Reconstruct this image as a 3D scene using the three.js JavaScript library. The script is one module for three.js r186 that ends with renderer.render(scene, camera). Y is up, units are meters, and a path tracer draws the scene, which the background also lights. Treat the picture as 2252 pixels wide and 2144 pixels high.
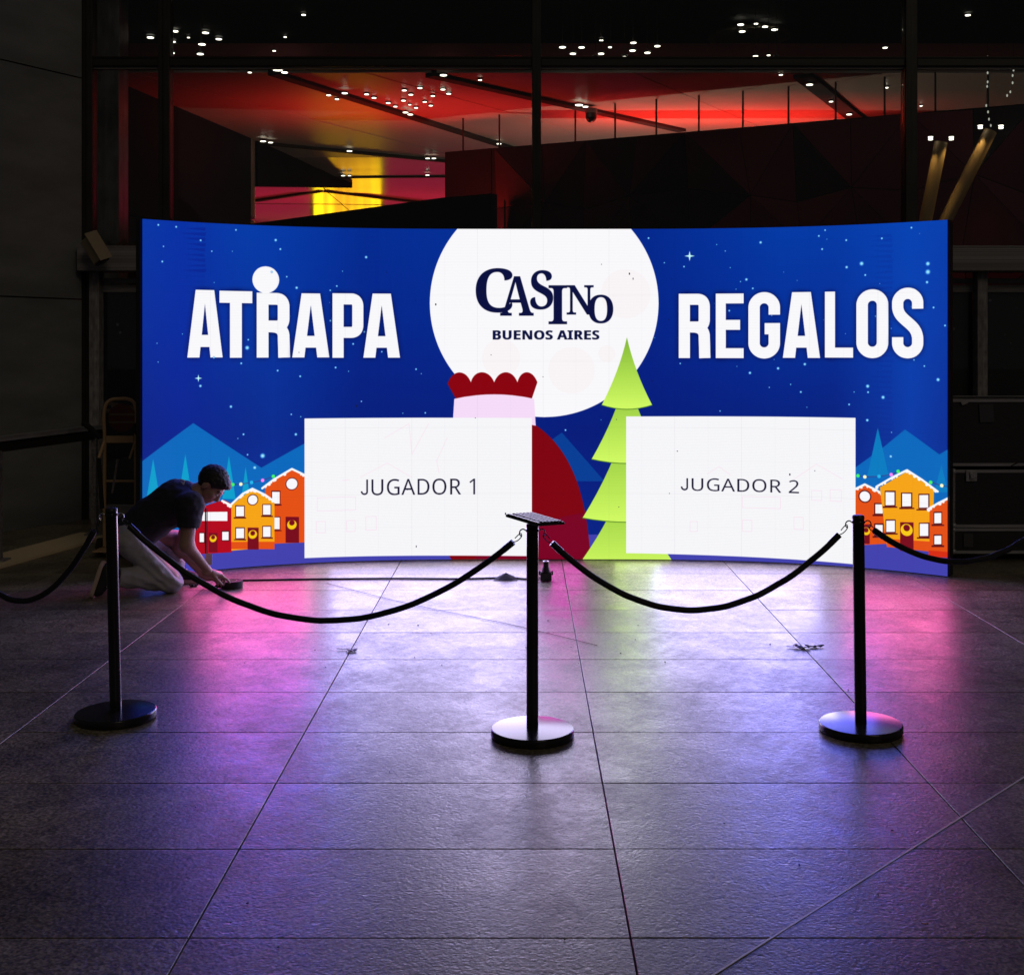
import * as THREE from 'three';
import { RoundedBoxGeometry } from 'three/addons/geometries/RoundedBoxGeometry.js';
import { mergeGeometries } from 'three/addons/utils/BufferGeometryUtils.js';
import { RectAreaLightUniformsLib } from 'three/addons/lights/RectAreaLightUniformsLib.js';
import { createNoise3D } from 'simplex-noise';

// ---------- camera, sky, sun, exposure ----------
const scene = new THREE.Scene();
const EYE = 1.61;
const camera = new THREE.PerspectiveCamera(53.5, 1024 / 974, 0.1, 200);
camera.position.set(0, EYE, 0);                       // level camera, lens shifted down
camera.setViewOffset(2914.4, 2772, 308.2, 628, 2252, 2144);
const renderer = new THREE.WebGLRenderer({ antialias: true });
renderer.toneMapping = THREE.LinearToneMapping;
renderer.toneMappingExposure = 1;
renderer.shadowMap.enabled = true;
RectAreaLightUniformsLib.init();

const SKYL = [0.023, 0.0215, 0.0205];                   // city night sky
{
  const d = new Float32Array(32 * 16 * 4);
  for (let i = 0; i < 32 * 16; i++) d.set([...SKYL, 1], i * 4);
  const t = new THREE.DataTexture(d, 32, 16, THREE.RGBAFormat, THREE.FloatType);
  t.mapping = THREE.EquirectangularReflectionMapping; t.needsUpdate = true;
  scene.background = t; scene.environment = t;
}
const sun = new THREE.DirectionalLight(new THREE.Color(1, 0.82, 0.6), 0.15);   // dim warm night light from behind, right
sun.position.set(6, 9, 5); sun.castShadow = true; sun.shadow.radius = 40;
sun.shadow.mapSize.set(2048, 2048);
Object.assign(sun.shadow.camera, { left: -14, right: 14, top: 14, bottom: -14, near: 0.1, far: 50 });
sun.target.position.set(0, 0, -6); scene.add(sun, sun.target);

// ---------- helpers ----------
let seed = 7; const rnd = () => ((seed = (seed * 1664525 + 1013904223) >>> 0) / 4294967296);
const R = (a, b) => a + (b - a) * rnd();
const n3 = createNoise3D(() => { seed = (seed * 1664525 + 1013904223) >>> 0; return seed / 4294967296; });
const V = (x, y, z) => new THREE.Vector3(x, y, z);
const at = (X, Y, d) => V((X - 1149) / 2750 * d, EYE - (Y - 758) / 2750 * d, -d);
const names = {};
const numbered = (n) => { const k = names[n] = (names[n] ?? -1) + 1; return k ? n + '_' + String(k).padStart(3, '0') : n; };
function tag(o, label, category, group, kind) { if (label) o.userData.label = label; if (category) o.userData.category = category; if (group) o.userData.group = group; if (kind) o.userData.kind = kind; return o; }
function thing(name, label, category, p = V(0, 0, 0), group) { const o = new THREE.Group(); o.name = numbered(name); o.position.copy(p); scene.add(o); return tag(o, label, category, group); }
function part(name, geo, mat, parent, p, r) { const m = new THREE.Mesh(Array.isArray(geo) ? mergeGeometries(geo.map((g) => g.index ? g.toNonIndexed() : g)) : geo, mat); m.name = name; m.castShadow = m.receiveShadow = true; if (p) m.position.copy(p); if (r) m.rotation.set(...r); parent.add(m); return m; }
function solo(name, geo, mat, label, category, group, kind) { const m = part(numbered(name), geo, mat, scene); return tag(m, label, category, group, kind); }
function copy(o, label) { const c = o.clone(); c.name = numbered(o.name.replace(/_\d{3}$/, '')); scene.add(c); if (label) c.userData = { ...o.userData, label }; return c; }
const box = (w, h, d, x = 0, y = 0, z = 0, r = 0) => (r ? new RoundedBoxGeometry(w, h, d, 2, r) : new THREE.BoxGeometry(w, h, d)).translate(x, y, z);
const cyl = (r1, r2, h, n = 24) => new THREE.CylinderGeometry(r1, r2, h, n);
function rod(a, b, r, n = 12, r2 = r) { const d = b.clone().sub(a), g = cyl(r2, r, d.length(), n); g.applyQuaternion(new THREE.Quaternion().setFromUnitVectors(V(0, 1, 0), d.clone().normalize())); return g.translate((a.x + b.x) / 2, (a.y + b.y) / 2, (a.z + b.z) / 2); }
const tube = (pts, r, n = 60, m = 10, closed = false) => new THREE.TubeGeometry(new THREE.CatmullRomCurve3(pts, closed), n, r, m, closed);
const lathe = (pts, n = 48) => new THREE.LatheGeometry(pts.map(([x, y]) => new THREE.Vector2(x, y)), n);
// an upright panel of thickness t between two plan points (x, z), from y0 to y1 (y1 may differ at the far end)
function slab(a, b, y0, y1, t, y0b = y0, y1b = y1) {
  const u = V(b[0] - a[0], 0, b[1] - a[1]), n = V(-u.z, 0, u.x).normalize().multiplyScalar(t / 2), p = [];
  for (const s of [1, -1]) p.push([a[0] + n.x * s, y0, a[1] + n.z * s], [b[0] + n.x * s, y0b, b[1] + n.z * s], [b[0] + n.x * s, y1b, b[1] + n.z * s], [a[0] + n.x * s, y1, a[1] + n.z * s]);
  return prism8(p);
}
function prism8(p) {       // eight corners: 0-3 one face, 4-7 the opposite one
  const q = [[0, 1, 2, 3], [5, 4, 7, 6], [4, 0, 3, 7], [1, 5, 6, 2], [3, 2, 6, 7], [4, 5, 1, 0]], v = [], uv = [];
  for (const [a, b, c, d] of q) for (const k of [a, b, c, a, c, d]) { v.push(...p[k]); uv.push(p[k][0] + p[k][2], p[k][1]); }
  const g = new THREE.BufferGeometry(); g.setAttribute('position', new THREE.Float32BufferAttribute(v, 3)); g.setAttribute('uv', new THREE.Float32BufferAttribute(uv, 2));
  g.computeVertexNormals(); return g;
}
const C = (r, g, b) => new THREE.Color(r, g, b);
const mat = (r, g, b, rough = 0.6, o = {}) => new THREE.MeshStandardMaterial({ color: C(r, g, b), roughness: rough, ...o });

// ---------- textures ----------
const hash = (x, y, s) => { let h = Math.imul(x, 374761393) + Math.imul(y, 668265263) + Math.imul(s, 974711) | 0; h = Math.imul(h ^ (h >>> 13), 1274126177); return ((h ^ (h >>> 16)) >>> 0) / 4294967296; };
function vnoise(x, y, per, s) { const xi = Math.floor(x), yi = Math.floor(y), fx = x - xi, fy = y - yi, u = fx * fx * (3 - 2 * fx), v = fy * fy * (3 - 2 * fy), m = (a) => ((a % per) + per) % per; const a = hash(m(xi), m(yi), s), b = hash(m(xi + 1), m(yi), s), c = hash(m(xi), m(yi + 1), s), d = hash(m(xi + 1), m(yi + 1), s); return a + (b - a) * u + (c - a) * v + (a - b - c + d) * u * v; }
function fbm(x, y, per, oct, s) { let t = 0, a = 0.5, n = 0; for (let i = 0; i < oct; i++) { t += a * vnoise(x, y, per, s + i); n += a; a *= 0.55; x *= 2; y *= 2; per *= 2; } return t / n; }
function tex(n, fn, srgb, rep = 1) { const d = new Uint8Array(n * n * 4); for (let y = 0; y < n; y++) for (let x = 0; x < n; x++) { const c = fn(x / n, y / n), i = (y * n + x) * 4; d[i] = c[0]; d[i + 1] = c[1]; d[i + 2] = c[2]; d[i + 3] = 255; } const t = new THREE.DataTexture(d, n, n); t.wrapS = t.wrapT = THREE.RepeatWrapping; t.magFilter = t.minFilter = THREE.LinearFilter; if (srgb) t.colorSpace = THREE.SRGBColorSpace; t.repeat.set(rep, rep); t.needsUpdate = true; return t; }
const g3 = (v) => { v = Math.max(0, Math.min(255, v)); return [v, v, v]; };

// slate-like porcelain paving: one texture covers 1.6 m
const heightAt = (u, v) => { const r = 1 - Math.abs(2 * fbm(u * 64 + 0.7 * vnoise(u * 32, v * 32, 32, 5), v * 64, 64, 4, 11) - 1); const big = fbm(u * 10, v * 10, 10, 4, 31); const pit = Math.max(0, fbm(u * 90, v * 90, 90, 2, 71) - 0.62) * 2.2; const gr = fbm(u * 230, v * 230, 230, 2, 231); return 0.12 + 0.2 * r * r + 0.08 * big + 0.5 * gr - pit * 0.5; };
const tileBump = tex(1024, (u, v) => g3(255 * heightAt(u, v)));
const tileColour = tex(1024, (u, v) => { const b = fbm(u * 6, v * 6, 6, 5, 91), f = fbm(u * 210, v * 210, 210, 2, 51), st = Math.max(0, fbm(u * 14, v * 14, 14, 4, 131) - 0.6) * 3; const k = 114 + (b - 0.5) * 72 + (f - 0.5) * 130 - st * 34; return [k * 1.06, k, k * 0.86]; }, true);
const tileRough = tex(512, (u, v) => { const b = fbm(u * 8, v * 8, 8, 4, 191), f = fbm(u * 60, v * 60, 60, 3, 201); return g3(255 * (0.22 + 0.16 * b + 0.14 * f)); });
const TILE = [0, 1, 2, 3, 4].map((k) => new THREE.MeshStandardMaterial({ map: tileColour, bumpMap: tileBump, bumpScale: 0.0012, roughnessMap: tileRough, color: C(...[[1, 1, 1], [0.88, 0.88, 0.89], [1.08, 1.05, 1.02], [0.8, 0.79, 0.77], [0.96, 0.93, 0.88]][k]), roughness: 1 }));
const concrete = tex(512, (u, v) => { const b = fbm(u * 4, v * 4, 4, 6, 301), s = fbm(u * 9, v * 9, 9, 4, 331); return g3(170 + (b - 0.5) * 44 + (s - 0.5) * 24); }, true);
const fine = tex(256, (u, v) => g3(255 * fbm(u * 48, v * 48, 48, 3, 401)));
const metalTex = tex(256, (u, v) => { const k = 190 + (fbm(u * 4, v * 40, 40, 3, 501) - 0.5) * 90 + (fbm(u * 5, v * 5, 5, 4, 521) - 0.5) * 60; return g3(k); }, true);

// ---------- materials ----------
const M = {
  grout: mat(0.035, 0.034, 0.033, 0.9), black: mat(0.012, 0.012, 0.014, 0.42), blackMatte: mat(0.012, 0.012, 0.013, 0.8), rubber: mat(0.015, 0.015, 0.015, 0.85),
  blackGloss: mat(0.014, 0.014, 0.016, 0.19), chrome: mat(0.75, 0.75, 0.77, 0.22, { metalness: 1 }), alu: mat(0.72, 0.74, 0.8, 0.4, { metalness: 0.35, map: metalTex }),
  rope: mat(0.01, 0.01, 0.013, 0.6, { bumpMap: fine, bumpScale: 0.0016 }), frame: mat(0.05, 0.048, 0.045, 0.45, { map: metalTex }), frameGrey: mat(0.46, 0.45, 0.47, 0.5, { map: metalTex }),
  wall: mat(0.46, 0.48, 0.5, 0.5, { map: concrete }), kerb: mat(0.75, 0.62, 0.4, 0.9, { bumpMap: concrete, bumpScale: 0.004 }),
  glass: new THREE.MeshPhysicalMaterial({ color: C(0.9, 0.92, 0.92), roughness: 0.02, transmission: 1, thickness: 0, ior: 1.5 }),
  ceil: mat(0.4, 0.36, 0.33, 0.17), ceilNear: mat(0.38, 0.33, 0.29, 0.36), dark: mat(0.02, 0.02, 0.024, 0.5), navy: new THREE.MeshPhysicalMaterial({ color: C(0.01, 0.014, 0.032), roughness: 0.7, specularIntensity: 0.3 }), maroon: new THREE.MeshPhysicalMaterial({ color: C(0.15, 0.026, 0.05), roughness: 0.5, specularIntensity: 0.3 }), soot: new THREE.MeshPhysicalMaterial({ color: C(0.008, 0.009, 0.014), roughness: 0.8, specularIntensity: 0.2 }), maroonDark: mat(0.018, 0.01, 0.014, 0.4),
  tan: mat(0.55, 0.36, 0.19, 0.4), caseBody: mat(0.016, 0.017, 0.022, 0.55, { bumpMap: fine, bumpScale: 0.0008 }),
  lampWhite: mat(0.1, 0.1, 0.1, 0.5, { emissive: C(1, 0.93, 0.75), emissiveIntensity: 4 }), lampHousing: mat(0.05, 0.05, 0.05, 0.5),
  beige: mat(0.33, 0.27, 0.18, 0.5), paper: mat(0.35, 0.36, 0.38, 0.8),
};

// ---------- paving: tiles of 1.2 x 0.6 m ----------
const EX = 0.294, EZ = -3.393;
tag(part('ground', new THREE.BoxGeometry(120, 0.02, 120), M.grout, scene, V(0, -0.024, 0)), null, null, null, 'structure');
const pavement = new THREE.Group(); pavement.name = 'pavement'; tag(pavement, null, null, null, 'structure'); scene.add(pavement);
function tileGeo(k) {
  const w = 0.5975, l = 0.2975, c = 0.0012, t = -0.014, ou = k * 0.37 % 1, ov = k * 0.59 % 1, fl = k % 2 ? -1 : 1, v = [], uv = [];
  const top = [[-w + c, 0, -l + c], [-w + c, 0, l - c], [w - c, 0, l - c], [w - c, 0, -l + c]], rim = [[-w, -c, -l], [-w, -c, l], [w, -c, l], [w, -c, -l]], low = rim.map(([x, , z]) => [x, t, z]);
  const quad = (a, b, d, e) => { for (const p of [a, b, d, a, d, e]) { v.push(...p); uv.push(fl * p[0] / 1.6 + ou, fl * (p[2] + p[1]) / 1.6 + ov); } };
  quad(...top); for (let i = 0; i < 4; i++) { const j = (i + 1) % 4; quad(top[i], rim[i], rim[j], top[j]); quad(rim[i], low[i], low[j], rim[j]); }
  const g = new THREE.BufferGeometry(); g.setAttribute('position', new THREE.Float32BufferAttribute(v, 3)); g.setAttribute('uv', new THREE.Float32BufferAttribute(uv, 2)); g.computeVertexNormals(); return g;
}
const tileGeos = Array.from({ length: 10 }, (_, k) => tileGeo(k));
for (let j = -5; j < 5; j++) for (let i = -2; i < 14; i++) {
  const t = part(i === -2 && j === -5 ? 'paving_tile' : 'paving_tile_' + String(pavement.children.length).padStart(3, '0'), tileGeos[Math.floor(rnd() * 10)], TILE[Math.floor(rnd() * 5)], pavement, V(EX + 1.2 * j + 0.6, R(-0.0005, 0.0005), EZ - 0.6 * i - 0.3));
  t.rotation.set(R(-1, 1) * 0.0011, rnd() < 0.5 ? Math.PI : 0, R(-1, 1) * 0.0006);
}
// the diagonal joint, filled with pale sealant, and a thin wire taped across
solo('expansion_joint', slab([0.1, -2.783], [3.7, -6.59], 0.0002, 0.0018, 0.006), mat(0.85, 0.82, 0.76, 0.35), null, null, null, 'structure');
solo('thin_wire', tube([V(-1.32, 0.004, -8.42), V(-0.7, 0.004, -7.75), V(-0.05, 0.004, -7.16), V(0.4, 0.004, -6.68)], 0.0012, 40, 6), mat(0.06, 0.06, 0.07, 0.7), 'hair-thin dark wire lying slantwise across the tiles behind the middle post', 'wire');
{
  const bits = [];
  for (let i = 0; i < 60; i++) { const d = R(3.2, 8), g = new THREE.IcosahedronGeometry(R(0.0015, 0.0038) * (d > 6 ? 1.3 : 1), 0).scale(R(0.7, 1.8), 0.5, R(0.7, 1.4)).rotateY(R(0, 6)); bits.push(g.translate(R(-0.42, 0.4) * d, 0.003, -d)); }
  solo('floor_grit', bits, mat(0.05, 0.045, 0.04, 0.9), 'scattered specks of grit on the floor tiles', 'grit', null, 'stuff');
}

// ---------- LED screen ----------
const SX0 = -2.615, SX1 = 2.945, SH = 2.475, SARC = 5.897;
const dz = (x) => 9.35 - 0.69 * Math.abs((x - 0.2) / 2.74) ** 3.3;
const WHITE = 1;
const art = (() => {
  const cv = document.createElement('canvas'); cv.width = 2048; cv.height = 860; const g = cv.getContext('2d');
  const lin = (c) => { c /= 255; return c <= 0.04045 ? c / 12.92 : ((c + 0.055) / 1.055) ** 2.4; }, enc = (l) => Math.round(255 * (l <= 0.0031308 ? l * 12.92 : 1.055 * l ** (1 / 2.4) - 0.055));
  const e = (r, gg, b, k = 1, a = 1) => `rgba(${[r, gg, b].map((c) => enc(Math.min(1, lin(c) * k / WHITE))).join(',')},${a})`;
  const K = { white: e(251, 250, 253), panel: e(248, 248, 251), moonspot: e(251, 246, 248), mount: e(0, 105, 190), hill: e(0, 62, 150), tree: e(0, 160, 205), tree2: e(0, 125, 195), street: e(66, 66, 175), red: e(165, 0, 18, 1.2), red2: e(200, 40, 5, 1.2), orange: e(212, 74, 8, 1.2), yellow: e(238, 158, 10, 1.1), gold: e(250, 205, 10), gold2: e(245, 170, 20), door: e(120, 5, 22), frame: e(90, 10, 14), navy: e(6, 14, 62) };
  const poly = (c, p) => { g.fillStyle = c; g.beginPath(); for (let i = 0; i < p.length; i += 2) g.lineTo(p[i], p[i + 1]); g.closePath(); g.fill(); };
  const disc = (c, x, y, r) => { g.fillStyle = c; g.beginPath(); g.arc(x, y, r, 0, 7); g.fill(); };
  const snow = (p) => { g.strokeStyle = K.white; g.lineJoin = g.lineCap = 'round'; g.lineWidth = 5.5; g.beginPath(); for (let i = 0; i < p.length; i += 2) g.lineTo(p[i], p[i + 1]); g.stroke(); for (let i = 2; i < p.length; i += 2) for (let k = 0; k < 4; k++) { const t = rnd(); disc(K.white, p[i - 2] + (p[i] - p[i - 2]) * t, p[i - 1] + (p[i + 1] - p[i - 1]) * t + 3, R(2, 4.2)); } };
  const string_ = (p) => { g.strokeStyle = e(70, 40, 120); g.lineWidth = 1.5; g.beginPath(); for (let i = 0; i < p.length; i += 2) g.lineTo(p[i], p[i + 1]); g.stroke(); const cs = [e(60, 220, 90, 1.3), e(255, 235, 150, 2), e(30, 170, 220, 1.2), e(255, 110, 220, 1.5), e(60, 220, 90, 1.3)]; for (let i = 0; i < p.length; i += 2) disc(cs[(i / 2) % 5], p[i], p[i + 1], 4.5); };
  const spark = (x, y, r) => { g.fillStyle = e(160, 235, 255, 1.6); g.beginPath(); for (let i = 0; i < 8; i++) { const a = i * Math.PI / 4, q = i % 2 ? r * 0.3 : r * 1.25; g.lineTo(x + Math.sin(a) * q, y - Math.cos(a) * q); } g.closePath(); g.fill(); };
  const flake = (x, y, r) => { const q = g.createRadialGradient(x, y, 0, x, y, r * 1.25); q.addColorStop(0, e(180, 235, 255, 1.5)); q.addColorStop(0.45, e(110, 205, 255, 1, 0.9)); q.addColorStop(1, e(0, 60, 190, 1, 0)); g.fillStyle = q; g.fillRect(x - 2 * r, y - 2 * r, 4 * r, 4 * r); };
  const ghost = (x, y, w, h) => { g.strokeStyle = e(250, 232, 243); g.lineWidth = 2; g.strokeRect(x, y, w, h); };
  const faint = (p) => { g.strokeStyle = e(250, 236, 244); g.lineWidth = 2.5; g.beginPath(); for (let i = 0; i < p.length; i += 2) g.lineTo(p[i], p[i + 1]); g.stroke(); };
  const fit = (t, font, x0, y0, x1, y1, c, thin) => { g.save(); g.font = font; g.textAlign = 'left'; g.textBaseline = 'alphabetic'; const m = g.measureText(t), mv = g.measureText(t.replace('J', '')), w = m.actualBoundingBoxRight + m.actualBoundingBoxLeft, h = mv.actualBoundingBoxAscent + mv.actualBoundingBoxDescent; g.translate(x0, y0); g.scale((x1 - x0) / w, (y1 - y0) / h); g.fillStyle = c; g.fillText(t, m.actualBoundingBoxLeft, mv.actualBoundingBoxAscent); if (thin) { g.strokeStyle = K.panel; g.lineWidth = thin; g.strokeText(t, m.actualBoundingBoxLeft, mv.actualBoundingBoxAscent); } g.restore(); };
  const thin = (t, x0, y0, x1, y1) => { const c = e(22, 20, 48), w = x1 - x0; fit(t.slice(1), '200px sans-serif', x0 + w * 0.093, y0, x1, y1, c, 0.6); g.strokeStyle = c; g.lineWidth = 4; g.lineCap = 'butt'; g.beginPath(); const r = w * 0.024, jx = x0 + w * 0.056; g.moveTo(jx, y0); g.lineTo(jx, y1 - r - 2); g.bezierCurveTo(jx, y1 - 1, jx - 2 * r, y1 - 1, jx - 2 * r, y1 - r - 4); g.stroke(); }, serif = (t, ...b) => fit(t, 'bold 200px serif', ...b, K.navy), sansb = (t, ...b) => { for (const o of [-0.8, 0, 0.8]) fit(t, 'bold 200px sans-serif', b[0] + o, b[1], b[2] + o, b[3], K.navy); };
  // heavy condensed capitals, drawn as strokes in their boxes
  const big = (ch, x0, y0, x1, y1) => {
    const w = Math.min(0.36 * (x1 - x0), 30), a = x0 + w / 2, b = x1 - w / 2, t = y0 + w / 2, d = y1 - w / 2, m = (y0 + y1) / 2, draw = (c, lw, sh) => {
      g.strokeStyle = c; g.lineWidth = lw; g.lineCap = 'butt'; g.lineJoin = 'miter'; g.shadowColor = sh ? e(0, 8, 70) : 'transparent'; g.shadowBlur = sh ? 14 : 0;
      const L = (...p) => { g.beginPath(); for (let i = 0; i < p.length; i += 2) g.lineTo(p[i], p[i + 1]); g.stroke(); };
      const r = (b - a) / 2, P = (f) => { g.beginPath(); f(); g.stroke(); };
      if (ch === 'A') { g.fillStyle = c; const q = w * 1.02, cx = (x0 + x1) / 2; for (const s of [-1, 1]) { g.beginPath(); g.moveTo(cx + s * (x1 - x0) / 2, y1); g.lineTo(cx + s * ((x1 - x0) / 2 - q), y1); g.lineTo(cx - s * w * 0.12, y0); g.lineTo(cx + s * w * 0.78, y0); g.closePath(); g.fill(); } L(x0 + w * 0.75, y1 - (y1 - y0) * 0.245, x1 - w * 0.75, y1 - (y1 - y0) * 0.245); }
      if (ch === 'T') { L(x0, t, x1, t); L((x0 + x1) / 2, y0, (x0 + x1) / 2, y1); }
      if (ch === 'R' || ch === 'P') { L(a, y0, a, y1); const q = ch === 'P' ? m + w * 0.62 : m + w * 0.1; P(() => { g.moveTo(a, t); g.lineTo(b - r * 0.7, t); g.quadraticCurveTo(b, t, b, t + r * 0.8); g.lineTo(b, q - r * 0.8); g.quadraticCurveTo(b, q, b - r * 0.7, q); g.lineTo(a, q); }); if (ch === 'R') P(() => { g.moveTo(a + r * 0.8, q); g.quadraticCurveTo(b, q, b, q + r); g.lineTo(b + w * 0.05, y1); }); }
      if (ch === 'E' || ch === 'L') { L(a, y0, a, y1); L(x0, d, x1, d); if (ch === 'E') { L(x0, t, x1, t); L(x0, m - w * 0.1, x1 - w * 0.35, m - w * 0.1); } }
      if (ch === 'O') P(() => { g.moveTo(a, t + r); g.arc(a + r, t + r, r, Math.PI, 0); g.lineTo(b, d - r); g.arc(a + r, d - r, r, 0, Math.PI); g.closePath(); });
      if (ch === 'G') P(() => { g.moveTo(b, y0 + (y1 - y0) * 0.34); g.lineTo(b, t + r); g.arc(a + r, t + r, r, 0, Math.PI, true); g.lineTo(a, d - r); g.arc(a + r, d - r, r, Math.PI, 0, true); g.lineTo(b, m + w * 0.3); g.lineTo(a + r * 1.05, m + w * 0.3); });
      if (ch === 'S') P(() => { g.moveTo(b, y0 + (y1 - y0) * 0.3); g.lineTo(b, t + r); g.arc(a + r, t + r, r, 0, Math.PI, true); g.lineTo(a, t + r * 1.25); g.bezierCurveTo(a, m - w * 0.1, b, m - w * 0.1, b, d - r * 1.3); g.lineTo(b, d - r); g.arc(a + r, d - r, r, 0, Math.PI); g.lineTo(a, y1 - (y1 - y0) * 0.3); });
      g.shadowColor = 'transparent';
    };
    draw(K.white, w, true); draw(K.white, w, false);
  };
  // plain stand-ins for the two figures: a red gift sack and a green fir tree
  const sack = (x0, x1, y0, y1, yb) => {
    const w = x1 - x0, X = (t) => x0 + t * w, Y = (t) => y0 + (t + 0.27) / 1.27 * (y1 - y0);
    g.fillStyle = e(128, 0, 10); g.beginPath(); g.moveTo(X(0.2), y1); g.bezierCurveTo(X(0.0), Y(0.7), X(0.02), Y(0.3), X(0.2), Y(0.07)); g.lineTo(X(0.68), Y(0.07)); g.bezierCurveTo(X(0.86), Y(0.2), X(1), Y(0.45), X(1.02), y1); g.closePath(); g.fill();
    g.fillStyle = e(122, 0, 34); g.beginPath(); g.moveTo(X(0.3), y1); g.bezierCurveTo(X(0.45), Y(0.8), X(0.7), Y(0.72), X(0.99), Y(0.66)); g.lineTo(X(1.02), y1); g.closePath(); g.fill();
    g.fillStyle = e(138, 0, 8); g.beginPath(); g.moveTo(X(0.22), Y(-0.08)); g.lineTo(X(0.16), Y(-0.2)); for (const [a, b] of [[0.21, 0.3], [0.34, 0.44], [0.49, 0.58], [0.62, 0.7]]) g.bezierCurveTo(X(a - 0.02), Y(-0.3), X(b - 0.03), Y(-0.3), X(b), Y(-0.21)); g.lineTo(X(0.66), Y(-0.08)); g.closePath(); g.fill();
    g.fillStyle = e(238, 212, 240, 1.1); g.beginPath(); g.moveTo(X(0.2), Y(-0.1)); g.quadraticCurveTo(X(0.44), Y(-0.16), X(0.68), Y(-0.1)); g.lineTo(X(0.69), Y(0.08)); g.quadraticCurveTo(X(0.44), Y(0.02), X(0.19), Y(0.08)); g.closePath(); g.fill();
  };
  const fir = (x0, x1, y0, y1) => {
    const cx = (x0 + x1) / 2 - 2, hw = (x1 - x0) / 2; 
    for (let k = 3; k >= 0; k--) { const ya = y0 + (y1 - y0) * [0, 0.16, 0.36, 0.6][k], yb = y0 + (y1 - y0) * [0.3, 0.54, 0.8, 1.02][k], q = hw * [0.5, 0.7, 0.88, 1][k]; const gr = g.createLinearGradient(0, ya, 0, yb); gr.addColorStop(0, e(132, 186, 54)); gr.addColorStop(1, e(196, 236, 92, 1.15)); g.fillStyle = gr; g.beginPath(); g.moveTo(cx, ya); g.quadraticCurveTo(cx + q * 0.3, (ya + yb) / 2, cx + q, yb); g.quadraticCurveTo(cx, yb + (k < 3 ? 22 : 0), cx - q, yb); g.quadraticCurveTo(cx - q * 0.3, (ya + yb) / 2, cx, ya); g.fill(); g.strokeStyle = e(70, 120, 30); g.lineWidth = 2; if (k < 3) { g.beginPath(); g.moveTo(cx - q, yb); g.quadraticCurveTo(cx, yb + 22, cx + q, yb); g.stroke(); } }
  };
  // night-blue ground: bands of blue, as in the clip shown
  const bg = g.createLinearGradient(0, 0, 0, 860); bg.addColorStop(0, e(0, 58, 166)); bg.addColorStop(0.3, e(0, 46, 152)); bg.addColorStop(0.62, e(0, 30, 124)); bg.addColorStop(1, e(0, 46, 152)); g.fillStyle = bg; g.fillRect(0, 0, 2048, 860);
  for (const [x, w, r, gg, b, a] of [[560, 300, 0, 26, 122, 0.45], [1250, 380, 0, 22, 118, 0.55], [860, 300, 0, 26, 122, 0.4], [100, 170, 0, 38, 165, 0.5], [330, 220, 0, 62, 175, 0.4], [1960, 190, 0, 70, 185, 0.7]]) { const q = g.createLinearGradient(x - w, 0, x + w, 0); q.addColorStop(0, e(r, gg, b, 1, 0)); q.addColorStop(0.5, e(r, gg, b, 1, a)); q.addColorStop(1, e(r, gg, b, 1, 0)); g.fillStyle = q; g.fillRect(x - w, 0, 2 * w, 860); }
  for (const [x, s, y0, y1] of [[150, 1, 15, 120], [148, 0.35, 120, 600], [590, 0.4, 10, 330], [1905, 0.4, 30, 650]]) for (let y = y0; y < y1; y += 13) { g.fillStyle = e(0, 30, 140, 1, 0.55 * s); g.beginPath(); g.moveTo(x - R(40, 62), y + R(-2, 2)); g.lineTo(x + R(4, 12), y - R(3, 6)); g.lineTo(x + 8, y + R(3, 6)); g.closePath(); g.fill(); }
  for (let i = 0; i < 130; i++) flake(R(10, 2040), R(10, 620), R(1, 3.2));
disc(K.white,1027,193,297);
disc(K.moonspot,915,336,49);
disc(K.moonspot,1098,368,60);
disc(K.moonspot,1239,169,64);
disc(K.moonspot,1190,325,22);
poly(K.mount,[0,580,128,494,300,612,416,550,477,603,559,700,559,879,0,841]);
poly(K.tree,[27,576,10,672,44,674]);
poly(K.tree,[108,569,90,678,126,680]);
poly(K.tree,[218,578,201,685,235,688]);
poly(K.tree,[260,608,249,688,272,690]);
poly(K.mount,[1743,687,1824,608,1891,556,1944,510,2028,567,2058,548,2058,816,1743,833]);
poly(K.tree2,[1877,508,1851,630,1904,627]);
poly(K.tree2,[2033,592,2015,660,2050,657]);
poly(K.hill,[936,657,995,586,1073,530,1184,657]);
poly(K.street,[-8,804,167,815,334,806,416,807,622,812,622,969,-8,918]);
poly(K.street,[1692,830,1823,796,1916,795,2058,801,2058,955,1692,940]);
poly(K.street,[398,801,1842,791,1842,916,398,928]);
poly(K.red,[122,712,122,817,226,820,226,699,206,688,171,696]);
poly(K.white,[147,714,214,718,214,741,147,736]);
poly(K.frame,[199,764,219,765,219,792,199,790]);
poly(K.white,[201,767,217,768,217,789,201,788]);
poly(K.frame,[142,763,157,765,157,792,142,790]);
poly(K.white,[144,766,155,767,155,789,144,788]);
poly(K.door,[167,767,189,769,189,817,167,815]);
disc(K.gold,178,782,9);
disc(K.door,178,779,5);
poly(K.gold2,[90,792,116,790,116,819,90,817]);
poly(K.orange,[309,659,377,619,416,640,416,807,333,806,309,806]);
disc(K.frame,377,656,16);
disc(K.white,377,656,14);
poly(K.frame,[325,671,348,672,348,707,325,706]);
poly(K.white,[327,674,346,675,346,705,327,704]);
poly(K.frame,[321,706,351,707,351,710,321,709]);
poly(K.frame,[328,737,348,738,348,772,328,771]);
poly(K.white,[330,739,346,740,346,770,330,769]);
poly(K.frame,[324,771,351,773,351,775,324,774]);
poly(K.door,[361,739,395,741,395,807,361,805]);
disc(K.gold,377,760,12);
disc(K.door,377,755,7);
snow([302,664,330,644,377,618,416,638]);
poly(K.yellow,[224,703,277,664,333,701,333,815,224,816]);
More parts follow.
